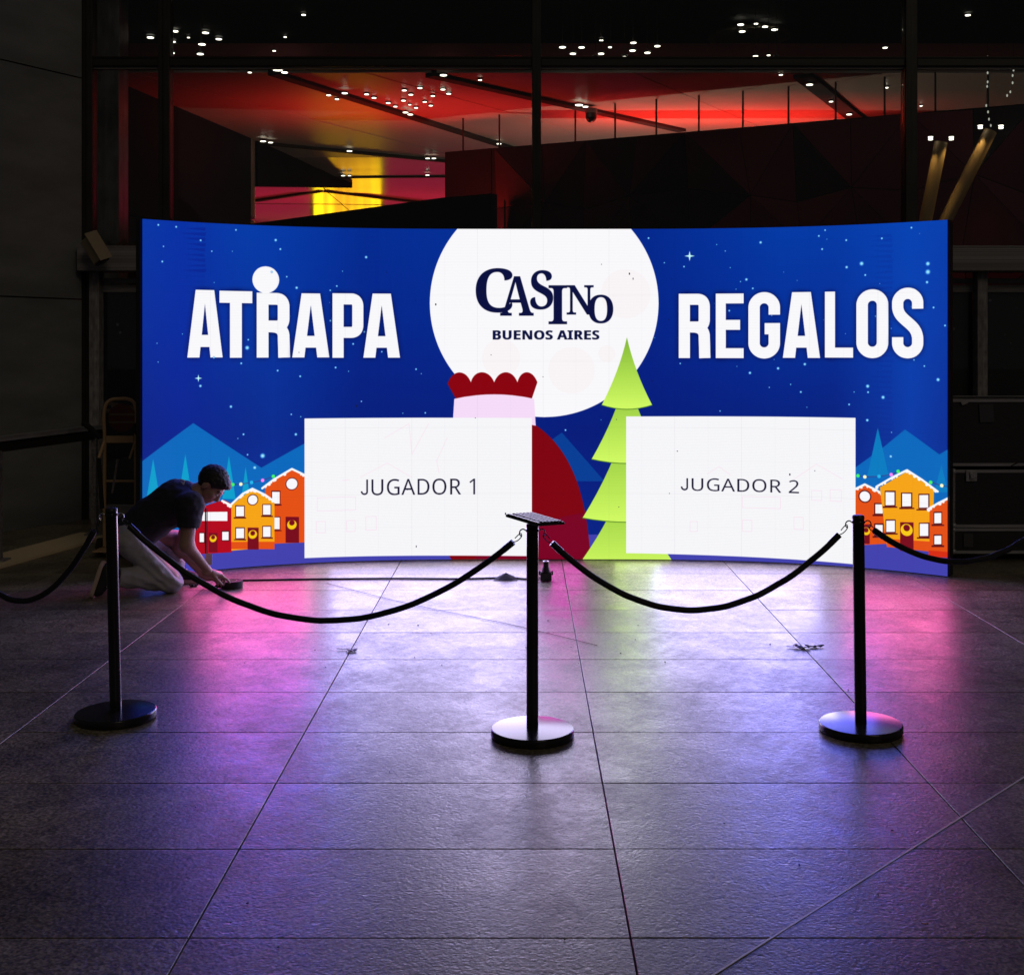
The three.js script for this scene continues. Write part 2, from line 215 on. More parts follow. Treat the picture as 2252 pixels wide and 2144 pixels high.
disc(K.frame,278,692,14);
disc(K.white,278,692,12);
poly(K.frame,[234,703,258,705,258,735,234,733]);
poly(K.white,[236,706,256,707,256,732,236,731]);
poly(K.frame,[230,733,261,735,261,738,230,736]);
poly(K.frame,[302,704,325,705,325,735,302,734]);
poly(K.white,[304,706,323,707,323,732,304,731]);
poly(K.frame,[299,733,329,735,329,738,299,736]);
poly(K.frame,[234,758,258,760,258,790,234,788]);
poly(K.white,[236,761,256,762,256,787,236,786]);
poly(K.frame,[230,788,261,790,261,793,230,790]);
poly(K.frame,[302,759,325,760,325,790,302,789]);
poly(K.white,[304,761,323,762,323,788,304,787]);
poly(K.frame,[299,789,329,790,329,793,299,791]);
poly(K.orange,[224,794,333,801,333,820,224,812]);
poly(K.door,[265,761,293,763,293,818,265,816]);
disc(K.gold,278,779,11);
disc(K.door,278,776,6);
snow([201,690,222,702,252,676,277,664,309,681,334,700]);
string_([228,651,248,651,275,648,303,644,330,635]);
poly(K.orange,[1810,673,1845,653,1901,680,1901,795,1810,807]);
disc(K.frame,1845,681,16);
disc(K.white,1845,681,13);
poly(K.frame,[1868,696,1891,695,1891,723,1868,725]);
poly(K.white,[1871,699,1889,698,1889,721,1871,722]);
poly(K.frame,[1864,725,1896,723,1896,727,1864,729]);
poly(K.frame,[1868,747,1891,745,1891,777,1868,779]);
poly(K.white,[1871,750,1889,749,1889,774,1871,776]);
poly(K.frame,[1864,779,1896,777,1896,780,1864,783]);
poly(K.door,[1840,752,1857,750,1857,799,1840,800]);
disc(K.gold,1848,768,10);
disc(K.door,1848,765,6);
snow([1810,670,1845,651,1876,665,1900,679]);
poly(K.yellow,[1882,656,1949,613,2015,652,2012,800,1899,801]);
poly(K.frame,[1894,664,1921,662,1921,701,1894,703]);
poly(K.white,[1896,667,1918,666,1918,698,1896,700]);
poly(K.frame,[1889,703,1925,701,1925,704,1889,707]);
poly(K.frame,[1934,666,1962,664,1962,701,1934,703]);
poly(K.white,[1937,668,1959,667,1959,698,1937,700]);
poly(K.frame,[1930,703,1967,701,1967,704,1930,707]);
poly(K.frame,[1977,666,2004,664,2004,701,1977,703]);
poly(K.white,[1979,669,2001,667,2001,698,1979,700]);
poly(K.frame,[1972,704,2008,701,2008,704,1972,707]);
poly(K.frame,[1896,735,1921,733,1921,767,1896,769]);
poly(K.white,[1898,738,1919,736,1919,764,1898,766]);
poly(K.frame,[1891,769,1926,767,1926,770,1891,773]);
poly(K.frame,[1978,737,2004,734,2004,770,1978,772]);
poly(K.white,[1980,739,2001,737,2001,767,1980,769]);
poly(K.frame,[1973,773,2008,769,2008,773,1973,776]);
poly(K.orange,[1899,783,2012,780,2012,805,1899,803]);
poly(K.door,[1932,739,1965,737,1965,807,1932,810]);
disc(K.gold,1948,757,15);
disc(K.door,1948,752,8);
snow([1874,655,1911,631,1949,610,1987,632,2024,657]);
poly(K.orange,[2004,700,2053,671,2053,809,2004,808]);
poly(K.frame,[2014,707,2035,705,2035,736,2014,738]);
poly(K.white,[2016,710,2033,708,2033,733,2016,735]);
poly(K.frame,[2009,738,2040,736,2040,739,2009,742]);
poly(K.frame,[2014,762,2035,760,2035,787,2014,789]);
poly(K.white,[2016,765,2033,763,2033,784,2016,786]);
poly(K.frame,[2009,789,2040,786,2040,790,2009,793]);
poly(K.red2,[2002,802,2053,801,2053,815,2002,817]);
snow([2000,702,2023,687,2054,669]);
string_([1828,630,1845,632,1880,629,1910,623,1927,614]);
string_([2007,636,2034,642,2053,644]);
sack(707,1139,376,870,903);
fir(1113,1375,282,870);
poly(K.panel,[409,490,995,492,995,852,409,847]);
poly(K.panel,[1240,488,1822,485,1822,853,1240,844]);
ghost(441,694,98,34);
ghost(439,755,23,29);
ghost(516,755,22,28);
ghost(565,746,27,35);
ghost(1539,693,96,29);
ghost(1669,742,23,31);
ghost(1405,760,19,26);
ghost(1539,754,24,29);
ghost(1713,672,25,25);
ghost(1759,668,28,29);
faint([505,651,525,650]);
faint([551,644,620,608,684,646]);
faint([614,543,676,506,684,586,727,506]);
faint([754,635,748,603,775,544]);
faint([1450,636,1479,617,1508,638]);
faint([1669,645,1725,605,1789,640]);
thin('JUGADOR 1',552,650,848,691);
thin('JUGADOR 2',1381,648,1682,681);
serif('C',849,100,945,217);
serif('A',912,123,1000,226);
serif('S',990,107,1051,210);
serif('I',1038,146,1087,248);
serif('N',1085,146,1156,223);
serif('O',1142,171,1207,246);
sansb('BUENOS AIRES',894,263,1170,288);
big('A',113,166,202,333);
big('T',194,167,277,334);
big('R',288,170,371,334);
big('A',378,170,472,334);
big('P',480,169,559,335);
big('A',559,169,653,335);
big('R',1376,169,1456,336);
big('E',1471,169,1542,336);
big('G',1554,166,1634,337);
big('A',1641,167,1734,335);
big('L',1746,167,1816,334);
big('O',1824,163,1903,335);
big('S',1912,161,1989,335);
disc(K.white,311,137,34);
spark(141,384,8);
spark(1404,71,11);
flake(40,12,3);
flake(85,14,3);
flake(50,100,3);
flake(326,117,3);
flake(389,156,4);
flake(264,309,6);
flake(146,403,4);
flake(223,456,4);
flake(341,367,3);
flake(398,382,3);
flake(180,333,3);
flake(336,36,4);
flake(566,75,4);
flake(488,360,3);
flake(1837,98,6);
flake(1800,106,4);
flake(1846,127,3);
flake(1799,38,3);
flake(1887,37,3);
flake(1998,149,4);
flake(1585,38,4);
flake(1549,133,4);
flake(1558,374,4);
flake(1696,351,4);
flake(1629,362,4);
flake(1686,422,3);
flake(1852,405,5);
flake(1890,432,5);
flake(1851,490,4);
flake(2025,386,5);
flake(2014,211,3);
flake(2042,255,3);
flake(2000,104,6);
flake(2000,124,7);
flake(1853,420,3);
flake(1482,473,2);
flake(1909,578,4);
flake(283,611,5);
flake(303,582,7);
flake(249,348,3);
flake(387,530,4);
  // module seams, and pixels that have failed
  for (let i = 1; i < 24; i++) { g.fillStyle = e(0, 0, 30, 1, i % 2 ? 0.025 : 0.06); g.fillRect(Math.round(2048 * i / 24), 0, 1, 860); } for (let i = 1; i < 10; i++) { g.fillStyle = e(0, 0, 30, 1, i % 2 ? 0.02 : 0.05); g.fillRect(0, 86 * i, 2048, 1); }
  for (let y = 0; y < 860; y += 4) { g.fillStyle = e(0, 0, 20, 1, 0.022); g.fillRect(0, y, 2048, 2); }
  for (let i = 0; i < 26; i++) { g.fillStyle = e(20, 20, 40); g.fillRect(Math.round(R(300, 1780)), Math.round(R(20, 830)), rnd() < 0.3 ? 3 : 2, rnd() < 0.3 ? 5 : 2); }
  const t = new THREE.CanvasTexture(cv); t.colorSpace = THREE.SRGBColorSpace; t.anisotropy = 8; return t;
})();
{
  const t = thing('led_screen', 'wide curved video wall glowing blue with two blank white player panels', 'screen', V(0.165, 0, -9.4));
  const N = 96, pts = []; let s = 0;
  for (let i = 0; i <= N; i++) { const x = SX0 + (SX1 - SX0) * i / N; if (i) s += Math.hypot(x - pts[i - 1][0], dz(x) - dz(pts[i - 1][0])); pts.push([x, -dz(x), s]); }
  const strip = (off, y0, y1, flip, len = SARC) => {
    const v = [], uv = [], ix = [];
    pts.forEach(([x, z, q], i) => { const a = pts[Math.max(0, i - 1)], b = pts[Math.min(N, i + 1)], n = V(-(b[1] - a[1]), 0, b[0] - a[0]).normalize(); for (const y of [y0, y1]) { v.push(x - 0.165 + n.x * off, y, z + 9.4 + n.z * off); uv.push(q / s, (y - y0) / (y1 - y0)); } if (i < N) { const k = 2 * i; flip ? ix.push(k, k + 1, k + 2, k + 1, k + 3, k + 2) : ix.push(k, k + 2, k + 1, k + 1, k + 2, k + 3); } });
    const g = new THREE.BufferGeometry(); g.setAttribute('position', new THREE.Float32BufferAttribute(v, 3)); g.setAttribute('uv', new THREE.Float32BufferAttribute(uv, 2)); g.setIndex(ix); g.computeVertexNormals(); return g;
  };
  part('display', strip(0, 0.006, SH, false), new THREE.MeshStandardMaterial({ color: C(0.004, 0.004, 0.004), roughness: 0.95, emissive: C(1, 1, 1), emissiveMap: art, emissiveIntensity: WHITE }), t);
  // twelve cabinets behind the display
  for (let i = 0; i < 12; i++) {
    const a = pts[i * 8], b = pts[i * 8 + 8], n = V(-(b[1] - a[1]), 0, b[0] - a[0]).normalize().multiplyScalar(-0.078);
    const g = slab([a[0] + n.x - 0.165 + (i ? 0.001 : -0.004), a[1] + n.z + 9.4], [b[0] + n.x - 0.165 + (i < 11 ? -0.001 : 0.004), b[1] + n.z + 9.4], 0.004, SH + 0.003, 0.085);
    part('cabinet', g, M.black, t);
  }
  for (const k of [0, 32, 64, 96]) { const [x, z] = pts[k]; part('rear_brace', [rod(V(x - 0.165, 0.02, z + 9.4 - 0.9), V(x - 0.165, 1.6, z + 9.4 - 0.1), 0.02), box(0.05, 0.03, 0.9, x - 0.165, 0.016, z + 9.4 - 0.6)], M.black, t); }
}

// the light that the screen gives off, field by field, just in front of its face
function screenLight(x, y, w, h, r, g, b) {
  const l = new THREE.RectAreaLight(C(r, g, b), 1, w, h), e = 0.01, s = (dz(x + e) - dz(x - e)) / (2 * e), n = V(s, 0, 1).normalize();
  l.position.set(x, y, -dz(x)).addScaledVector(n, 0.05); l.lookAt(l.position.clone().add(n)); scene.add(l);
}
screenLight(-0.77, 0.6, 1.66, 1.0, 3.9, 3.35, 6.9); screenLight(1.63, 0.6, 1.66, 1.0, 3.9, 3.35, 6.9); screenLight(0.17, 1.75, 1.4, 1.3, 3.4, 3.0, 5);
screenLight(-1.85, 1.6, 1.4, 1.6, 0.5, 0.6, 4.7); screenLight(2.1, 1.6, 1.4, 1.6, 0.5, 0.6, 4.7); screenLight(-2.0, 0.5, 0.95, 0.6, 7, 0.75, 3); screenLight(2.66, 0.5, 0.75, 0.6, 4.8, 0.5, 2.2);
screenLight(0.86, 0.62, 0.34, 1.2, 1.5, 2.1, 0.6); screenLight(0.3, 0.42, 0.32, 0.75, 2.2, 0.05, 1.5);

// ---------- barrier posts and ropes ----------
const POSTS = [[-1.751, -5.38, 0.022, 0.905], [0.041, -5.14, 0, 0.872], [1.411, -5.21, 0.012, 0.897], [-2.72, -5.75, 0, 0.89], [2.62, -5.95, 0, 0.89]];
function makePost(h, i0) {
  const t = thing('barrier_post', '', 'barrier post', V(0, 0, 0), 'rope barrier posts');
  part('base', lathe([[0.0001, 0.004], [0.165, 0.004], [0.171, 0.008], [0.171, 0.03], [0.166, 0.036], [0.05, 0.04], [0.0001, 0.041]]), M.blackGloss, t);
  part('rubber_rim', lathe([[0.158, 0], [0.168, 0.0005], [0.168, 0.0042], [0.158, 0.0042]]), M.rubber, t);
  part('pole', cyl(0.0245, 0.0245, h - 0.045, 40).translate(0, 0.04 + (h - 0.045) / 2, 0), M.blackGloss, t);
  part('cap', lathe([[0.0001, h + 0.004], [0.02, h + 0.003], [0.0255, h - 0.001], [0.0255, h - 0.012]]), M.black, t);
  part('collar', lathe([[0.0246, h - 0.032], [0.0275, h - 0.03], [0.0275, h - 0.022], [0.0246, h - 0.02]]), M.blackGloss, t);
  for (const s of [-1, 1]) part('hook', [tube([V(s * 0.027, h - 0.026, 0), V(s * 0.038, h - 0.02, 0), V(s * 0.05, h - 0.026, 0), V(s * 0.053, h - 0.04, 0), V(s * 0.046, h - 0.05, 0)], 0.0026, 24, 8)], i0 === 0 ? M.chrome : M.blackGloss, t);
  return t;
}
const plabels = ['black barrier post nearest the kneeling man, base on unlit floor', 'middle black barrier post, carrying the ribbed slab on its top', 'right-hand black barrier post, standing before the second white panel', 'black barrier post beyond the left end of the ropes, out of frame', 'black barrier post beyond the right end of the ropes, out of frame'];
const posts = POSTS.map(([x, z, lean, h], i) => { const t = makePost(h, i); t.position.set(x, 0, z); t.rotation.z = lean; t.userData.label = plabels[i]; return t; });
const topAt = (i, s) => V(POSTS[i][0] - Math.sin(POSTS[i][2]) * POSTS[i][3] + s * 0.05, POSTS[i][3] - 0.048, POSTS[i][1]);
function rope(i, j, sag, label) {
  const a = topAt(i, 1), b = topAt(j, -1), t = thing('barrier_rope', label, 'rope', a, 'barrier ropes'), P = (u) => a.clone().lerp(b, u).add(V(0, -4 * sag * u * (1 - u), 0)).sub(a);
  const L = a.distanceTo(b), e = 0.034 / L, pts = []; for (let k = 0; k <= 28; k++) { const q = P(e + (1 - 2 * e) * k / 28); q.z += 0.004 * Math.sin(k * 1.9 + i); pts.push(q); }
  part('cord', tube(pts, 0.0128, 90, 14), M.rope, t);
  for (const u of [0, 1]) { const s = u ? -1 : 1, q = P(u ? 1 - e : e), d = P(u ? 1 - e * 1.9 : e * 1.9).sub(q).normalize(); part('end_sleeve', rod(q.clone().addScaledVector(d, -0.006), q.clone().addScaledVector(d, 0.05), 0.0138, 16), M.blackGloss, t);
    const h = P(u); part('snap_hook', [tube([q.clone().addScaledVector(d, -0.004), q.clone().lerp(h, 0.5).add(V(s * -0.004, -0.006, 0)), h.clone().add(V(-s * 0.006, 0.0, 0)), h.clone().add(V(-s * 0.002, 0.011, 0)), h.clone().add(V(s * 0.008, 0.004, 0)), q.clone().lerp(h, 0.55).add(V(s * 0.007, 0.003, 0))], 0.0021, 30, 8)], M.black, t); }
}
rope(0, 1, 0.39, 'black rope sagging between the left and middle posts, before the first white panel');
rope(1, 2, 0.325, 'black rope sagging between the middle and right posts, before the second white panel');
rope(3, 0, 0.38, 'black rope leaving the left post and drooping out of the left edge');
rope(2, 4, 0.2, 'black rope running from the right post towards the flight cases');

// slab lying tilted on the middle post
{
  const A = V(-0.131, 0.018, -0.15), B = V(0.116, -0.0067, -0.1), ua = A.clone().normalize(), ub = B.clone().addScaledVector(ua, -B.dot(ua)).normalize(), un = ub.clone().cross(ua).normalize(); if (un.y < 0) un.negate();
  const t = thing('keyboard', 'slim dark ribbed keyboard-like slab lying tilted on top of the middle post', 'keyboard', V(0.052, 0.892, -5.14));
  t.quaternion.setFromRotationMatrix(new THREE.Matrix4().makeBasis(ua, un, ua.clone().cross(un)));
  const zs = ua.clone().cross(un).dot(ub) > 0 ? 1 : -1;
  const keyM = mat(0.025, 0.022, 0.028, 0.35); part('case', box(0.2, 0.012, 0.153, 0, 0, 0, 0.004), mat(0.03, 0.028, 0.032, 0.4), t);
  part('light_strip', box(0.19, 0.003, 0.016, 0, 0.0068, -zs * 0.062, 0.001), mat(0.3, 0.28, 0.3, 0.35), t);
  for (let k = 0; k < 6; k++) part('key_row', box(0.188, 0.006, 0.0125, 0, 0.007, -zs * (0.038 - k * 0.019), 0.002), keyM, t);
  part('mount', cyl(0.02, 0.0245, 0.014).translate(0, -0.012, 0), M.black, t);
}

// ---------- things on the floor ----------
solo('power_cable', tube([V(-2.02, 0.006, -8.5), V(-1.5, 0.006, -8.55), V(-0.9, 0.006, -8.58), V(-0.4, 0.006, -8.57), V(-0.1, 0.006, -8.6), V(0.1, 0.006, -8.53)], 0.006, 80, 8), M.rubber, 'black cable lying straight along the floor in front of the screen', 'cable');
{
  const g = new THREE.PlaneGeometry(0.16, 0.12, 20, 14).rotateX(-Math.PI / 2), p = g.attributes.position;
  for (let i = 0; i < p.count; i++) { const x = p.getX(i), z = p.getZ(i), r = Math.hypot(x / 0.08, z / 0.06); p.setY(i, Math.max(0.001, 0.044 * Math.max(0, 1 - r) ** 0.9 + 0.004 * n3(x * 60, 0, z * 60) * (1 - Math.min(1, r * 0.8)))); p.setX(i, x * (1 + 0.12 * n3(1, z * 40, x * 30))); }
  g.computeVertexNormals(); const t = solo('cloth_heap', g, mat(0.012, 0.012, 0.02, 0.8, { side: THREE.DoubleSide }), 'small black cloth heap over the cable, left of the middle post', 'cloth'); t.position.set(-0.113, 0.002, -8.58);
}
{
  const t = thing('sensor_unit', 'small black device with an upright barrel, right of the middle post', 'device', V(0.16, 0, -8.52));
  part('housing', box(0.078, 0.062, 0.07, 0, 0.034, 0, 0.008), M.blackGloss, t); for (const s of [-1, 1]) part('side_lug', box(0.014, 0.03, 0.03, s * 0.042, 0.056, 0, 0.004), M.blackGloss, t);
  part('collar', cyl(0.027, 0.033, 0.026).translate(0, 0.078, 0), M.black, t); part('barrel', cyl(0.019, 0.021, 0.044).translate(0, 0.112, 0), M.blackGloss, t); part('lens_ring', new THREE.TorusGeometry(0.017, 0.003, 8, 24).rotateX(Math.PI / 2).translate(0, 0.134, 0), M.chrome, t);
  for (const k of [0, 1]) part('plug', rod(V(-0.04, 0.012 + k * 0.012, 0.01), V(-0.055, 0.012 + k * 0.014, 0.012), 0.004), M.black, t);
}
const TP = V(-1.925, 0, -8.28);
{
  const t = thing('tape_roll', 'black tape roll flat on the floor under the kneeling man’s hand', 'tape', TP);
  part('tape', lathe([[0.034, 0.001], [0.068, 0.001], [0.07, 0.004], [0.07, 0.046], [0.068, 0.049], [0.034, 0.049], [0.034, 0.001]]), M.blackMatte, t);
  part('core', lathe([[0.03, 0.002], [0.034, 0.002], [0.034, 0.0495], [0.03, 0.0495], [0.03, 0.002]]), mat(0.5, 0.47, 0.42, 0.8), t);
  part('loose_end', slab([-0.068, 0.015], [-0.125, 0.03], 0.004, 0.05, 0.0015, 0.002, 0.006), M.blackMatte, t);
}
function scrap(label, p, w, d, m, turn, curl, cat) { const g = new THREE.BoxGeometry(w, 0.0012, d, 14, 1, 6), a = g.attributes.position; for (let i = 0; i < a.count; i++) { const x = a.getX(i) / w, z = a.getZ(i) / d; a.setY(i, a.getY(i) + curl * (x * x * 1.6 + 0.35 * n3(x * 3 + turn, z * 3, 2)) + 0.003); a.setZ(i, a.getZ(i) * (1 - 0.7 * Math.abs(x) ** 1.5) + 0.2 * d * n3(x * 4, turn, 0)); } g.computeVertexNormals(); const o = solo('scrap', g, m, label, cat); o.position.copy(p); o.rotation.y = turn; return o; }
const gy = (X, Y) => { const d = 2750 * EYE / (Y - 758); return V((X - 1149) / 2750 * d, 0.004, -d); };
scrap('small curled grey tape scrap on the floor between the left and middle posts', gy(773, 1433), 0.05, 0.045, mat(0.16, 0.15, 0.17, 0.5), 0.3, 0.012, 'tape scrap');
scrap('thin pale tape strip beside the grey scrap behind the left rope', gy(764, 1430), 0.11, 0.014, mat(0.3, 0.29, 0.31, 0.5), 0.05, 0.004, 'tape scrap');
scrap('dark curled leaf-like scrap on the floor left of the right post', gy(1764, 1426), 0.085, 0.05, mat(0.03, 0.028, 0.035, 0.5), -0.4, 0.02, 'scrap');
scrap('long pointed dark scrap on the floor just left of the right post', gy(1792, 1424), 0.1, 0.03, mat(0.03, 0.028, 0.035, 0.5), 0.15, 0.018, 'scrap');
scrap('crumpled black tape piece on the floor by the kneeling man’s knee', gy(425, 1291), 0.06, 0.03, M.blackMatte, 0.5, 0.03, 'tape scrap');
scrap('pale tape strip on the floor left of the dark leaf-like scrap', gy(1745, 1425), 0.07, 0.018, mat(0.22, 0.21, 0.23, 0.5), 0.1, 0.004, 'tape scrap');
scrap('tiny rust-orange scrap on the near floor at lower right', gy(2035, 2037), 0.018, 0.008, mat(0.45, 0.2, 0.03, 0.6), 0.2, 0.003, 'scrap');
// ---------- kneeling man: signed distances of tapered capsules, meshed by surface nets ----------
function nets(fn, lo, hi, cell) {
  const n = [0, 1, 2].map((k) => Math.ceil((hi.getComponent(k) - lo.getComponent(k)) / cell) + 1), [nx, ny, nz] = n, f = new Float32Array(nx * ny * nz), id = new Int32Array(nx * ny * nz).fill(-1), pos = [], ix = [];
  const I = (x, y, z) => x + nx * (y + ny * z);
  for (let z = 0; z < nz; z++) for (let y = 0; y < ny; y++) for (let x = 0; x < nx; x++) f[I(x, y, z)] = fn(lo.x + x * cell, lo.y + y * cell, lo.z + z * cell);
  const E = [[0, 1], [0, 2], [0, 4], [1, 3], [1, 5], [2, 3], [2, 6], [3, 7], [4, 5], [4, 6], [5, 7], [6, 7]];
  for (let z = 0; z < nz - 1; z++) for (let y = 0; y < ny - 1; y++) for (let x = 0; x < nx - 1; x++) {
    const c = []; let m = 0; for (let k = 0; k < 8; k++) { c[k] = f[I(x + (k & 1), y + (k >> 1 & 1), z + (k >> 2))]; if (c[k] < 0) m |= 1 << k; } if (!m || m === 255) continue;
    let sx = 0, sy = 0, sz = 0, q = 0; for (const [a, b] of E) if ((c[a] < 0) !== (c[b] < 0)) { const t = c[a] / (c[a] - c[b]); sx += (a & 1) + t * ((b & 1) - (a & 1)); sy += (a >> 1 & 1) + t * ((b >> 1 & 1) - (a >> 1 & 1)); sz += (a >> 2) + t * ((b >> 2) - (a >> 2)); q++; }
    id[I(x, y, z)] = pos.length / 3; pos.push(lo.x + (x + sx / q) * cell, lo.y + (y + sy / q) * cell, lo.z + (z + sz / q) * cell);
  }
  for (let z = 1; z < nz - 1; z++) for (let y = 1; y < ny - 1; y++) for (let x = 1; x < nx - 1; x++) {
    const s = f[I(x, y, z)] < 0, quad = (a, b, c, d) => { if (a < 0 || b < 0 || c < 0 || d < 0) return; s ? ix.push(a, b, c, a, c, d) : ix.push(a, c, b, a, d, c); };
    if (s !== f[I(x + 1, y, z)] < 0) quad(id[I(x, y - 1, z - 1)], id[I(x, y, z - 1)], id[I(x, y, z)], id[I(x, y - 1, z)]);
    if (s !== f[I(x, y + 1, z)] < 0) quad(id[I(x - 1, y, z - 1)], id[I(x - 1, y, z)], id[I(x, y, z)], id[I(x, y, z - 1)]);
    if (s !== f[I(x, y, z + 1)] < 0) quad(id[I(x - 1, y - 1, z)], id[I(x, y - 1, z)], id[I(x, y, z)], id[I(x - 1, y, z)]);
  }
  const g = new THREE.BufferGeometry(); g.setAttribute('position', new THREE.Float32BufferAttribute(pos, 3)); g.setIndex(ix); g.computeVertexNormals(); g.setAttribute('uv', new THREE.Float32BufferAttribute(new Float32Array(pos.length / 3 * 2).map((_, i) => pos[(i >> 1) * 3 + (i & 1)] * 6), 2)); return g;
}
const cap = (a, b, ra, rb) => { const dx = b.x - a.x, dy = b.y - a.y, dzz = b.z - a.z, L = dx * dx + dy * dy + dzz * dzz; return (x, y, z) => { let t = ((x - a.x) * dx + (y - a.y) * dy + (z - a.z) * dzz) / L; t = t < 0 ? 0 : t > 1 ? 1 : t; return Math.hypot(x - a.x - t * dx, y - a.y - t * dy, z - a.z - t * dzz) - ra - (rb - ra) * t; }; };
const smin = (a, b, k) => { const h = Math.max(k - Math.abs(a - b), 0) / k; return Math.min(a, b) - h * h * k / 4; };
const blend = (list, k) => (x, y, z) => { let d = 9; for (const f of list) d = smin(d, f(x, y, z), k); return d; };
const ell = (c, r) => (x, y, z) => { const k = Math.hypot((x - c.x) / r.x, (y - c.y) / r.y, (z - c.z) / r.z); return (k - 1) * Math.min(r.x, r.y, r.z); };
const half = (p, n) => (x, y, z) => (x - p.x) * n.x + (y - p.y) * n.y + (z - p.z) * n.z;   // positive on the side n points to
{
  const O = V(-2.42, 0, -8.15), J = (X, Y, d) => at(X, Y, d).sub(O);
  const man = thing('person', 'man in dark t-shirt and grey trousers kneeling over tape at the screen', 'person', O);
  const pel = J(292, 1176, 8.17), wai = J(336, 1138, 8.17), che = J(388, 1104, 8.17), nk = J(428, 1086, 8.17);
  const shN = J(418, 1112, 8.0), shF = J(424, 1100, 8.34), elN = J(410, 1200, 7.97), elF = J(398, 1208, 8.4), wrN = J(461, 1260, 8.1), wrF = J(452, 1268, 8.3);
  const hiN = J(288, 1188, 8.08), hiF = J(300, 1178, 8.27), knN = J(374, 1274, 8.12), knF = J(386, 1186, 8.46), anN = J(246, 1270, 7.98), anF = J(384, 1262, 8.42);
  knN.y = Math.max(knN.y, 0.075); const hd = J(463, 1068, 8.17);
  const face = V(0.63, -0.77, 0.14).normalize(), crown = V(0.77, 0.63, 0.02).addScaledVector(face, -V(0.77, 0.63, 0.02).dot(face)).normalize(), side = crown.clone().cross(face), Hm = new THREE.Matrix4().makeBasis(side, crown, face).setPosition(hd);
  const skin = mat(0.34, 0.2, 0.145, 0.5, { bumpMap: fine, bumpScale: 0.0006 });
  // body
  const bones = [cap(pel, wai, 0.115, 0.105), cap(wai, che, 0.108, 0.125), cap(che, nk, 0.12, 0.06), cap(nk, hd.clone().addScaledVector(crown, -0.05).addScaledVector(face, -0.02), 0.056, 0.05), cap(shN, shF, 0.062, 0.062), cap(shN, elN, 0.052, 0.043), cap(elN, wrN, 0.041, 0.026), cap(shF, elF, 0.052, 0.043), cap(elF, wrF, 0.041, 0.026), cap(hiN, knN, 0.085, 0.056), cap(knN, anN, 0.052, 0.038), cap(hiF, knF, 0.085, 0.055), cap(knF, anF, 0.052, 0.038)];
  const body = nets(blend(bones, 0.035), V(-0.65, -0.02, -0.45), V(0.6, 0.95, 0.4), 0.0105);
  // head, in its own axes (x side, y crown, z face)
  const E3 = (x, y, z, a, b, c) => ell(V(x, y, z), V(a, b, c));
  const headF = blend([E3(0, 0.03, -0.012, 0.073, 0.088, 0.094), E3(0, -0.035, 0.032, 0.056, 0.062, 0.058), cap(V(0, -0.085, 0.052), V(0, -0.08, 0.06), 0.02, 0.018), cap(V(0, 0.012, 0.083), V(0, -0.026, 0.102), 0.009, 0.013), cap(V(-0.03, 0.022, 0.075), V(0.03, 0.022, 0.075), 0.011, 0.011), cap(V(-0.018, -0.058, 0.079), V(0.018, -0.058, 0.079), 0.009, 0.009), cap(V(-0.04, -0.018, 0.058), V(-0.04, -0.02, 0.06), 0.022, 0.022), cap(V(0.04, -0.018, 0.058), V(0.04, -0.02, 0.06), 0.022, 0.022)], 0.018);
  const ears = blend([E3(0.073, -0.005, -0.012, 0.011, 0.031, 0.019), E3(-0.073, -0.005, -0.012, 0.011, 0.031, 0.019)], 0.004), dents = blend([E3(0.031, 0.003, 0.089, 0.014, 0.009, 0.012), E3(-0.031, 0.003, 0.089, 0.014, 0.009, 0.012)], 0.004);
  const headS = (x, y, z) => Math.max(smin(headF(x, y, z), ears(x, y, z), 0.008), -dents(x, y, z));
  const head = nets(headS, V(-0.1, -0.12, -0.125), V(0.1, 0.14, 0.13), 0.004).applyMatrix4(Hm);
  // hands: palm and five fingers each
  function hand(w, dir, up, curl, thumbSide, spread) {
    const sd = dir.clone().cross(up).normalize(), Q = (a, b, c) => w.clone().addScaledVector(dir, a).addScaledVector(up, b).addScaledVector(sd, c), L = [cap(w.clone().addScaledVector(dir, -0.03), Q(0.02, 0, 0), 0.026, 0.024)], fs = [];
    for (const s of [-0.026, -0.009, 0.009, 0.026]) L.push(cap(Q(0.015, 0, s * 0.6), Q(0.078, 0.004, s), 0.016, 0.0115));
    const palm = blend(L, 0.018);
    [0.068, 0.076, 0.071, 0.056].forEach((len, i) => { const s = [-0.027, -0.009, 0.009, 0.026][i] * thumbSide, c = curl[i], a = Q(0.078, 0.004, s), q = (b, l, p) => p.clone().addScaledVector(dir, Math.cos(b) * l).addScaledVector(up, -Math.sin(b) * l).addScaledVector(sd, s * spread * l * 8), b = q(c, len * 0.48, a), d = q(c * 1.9, len * 0.3, b), e = q(c * 2.5, len * 0.24, d); fs.push(cap(a, b, 0.0098, 0.009), cap(b, d, 0.009, 0.0082), cap(d, e, 0.0082, 0.007)); });
    const tb = Q(0.02, -0.004, -0.022 * thumbSide), t1 = Q(0.045, -0.018, -0.046 * thumbSide), t2 = Q(0.07, -0.03, -0.05 * thumbSide), t3 = Q(0.09, -0.04, -0.046 * thumbSide); fs.push(cap(tb, t1, 0.015, 0.0115), cap(t1, t2, 0.0115, 0.0095), cap(t2, t3, 0.0095, 0.008));
    const fingers = (x, y, z) => { let d = 9; for (const f of fs) d = Math.min(d, f(x, y, z)); return d; };
    return nets((x, y, z) => smin(palm(x, y, z), fingers(x, y, z), 0.006), w.clone().addScalar(-0.15).add(dir.clone().multiplyScalar(0.06)), w.clone().addScalar(0.15).add(dir.clone().multiplyScalar(0.06)), 0.0036);
  }
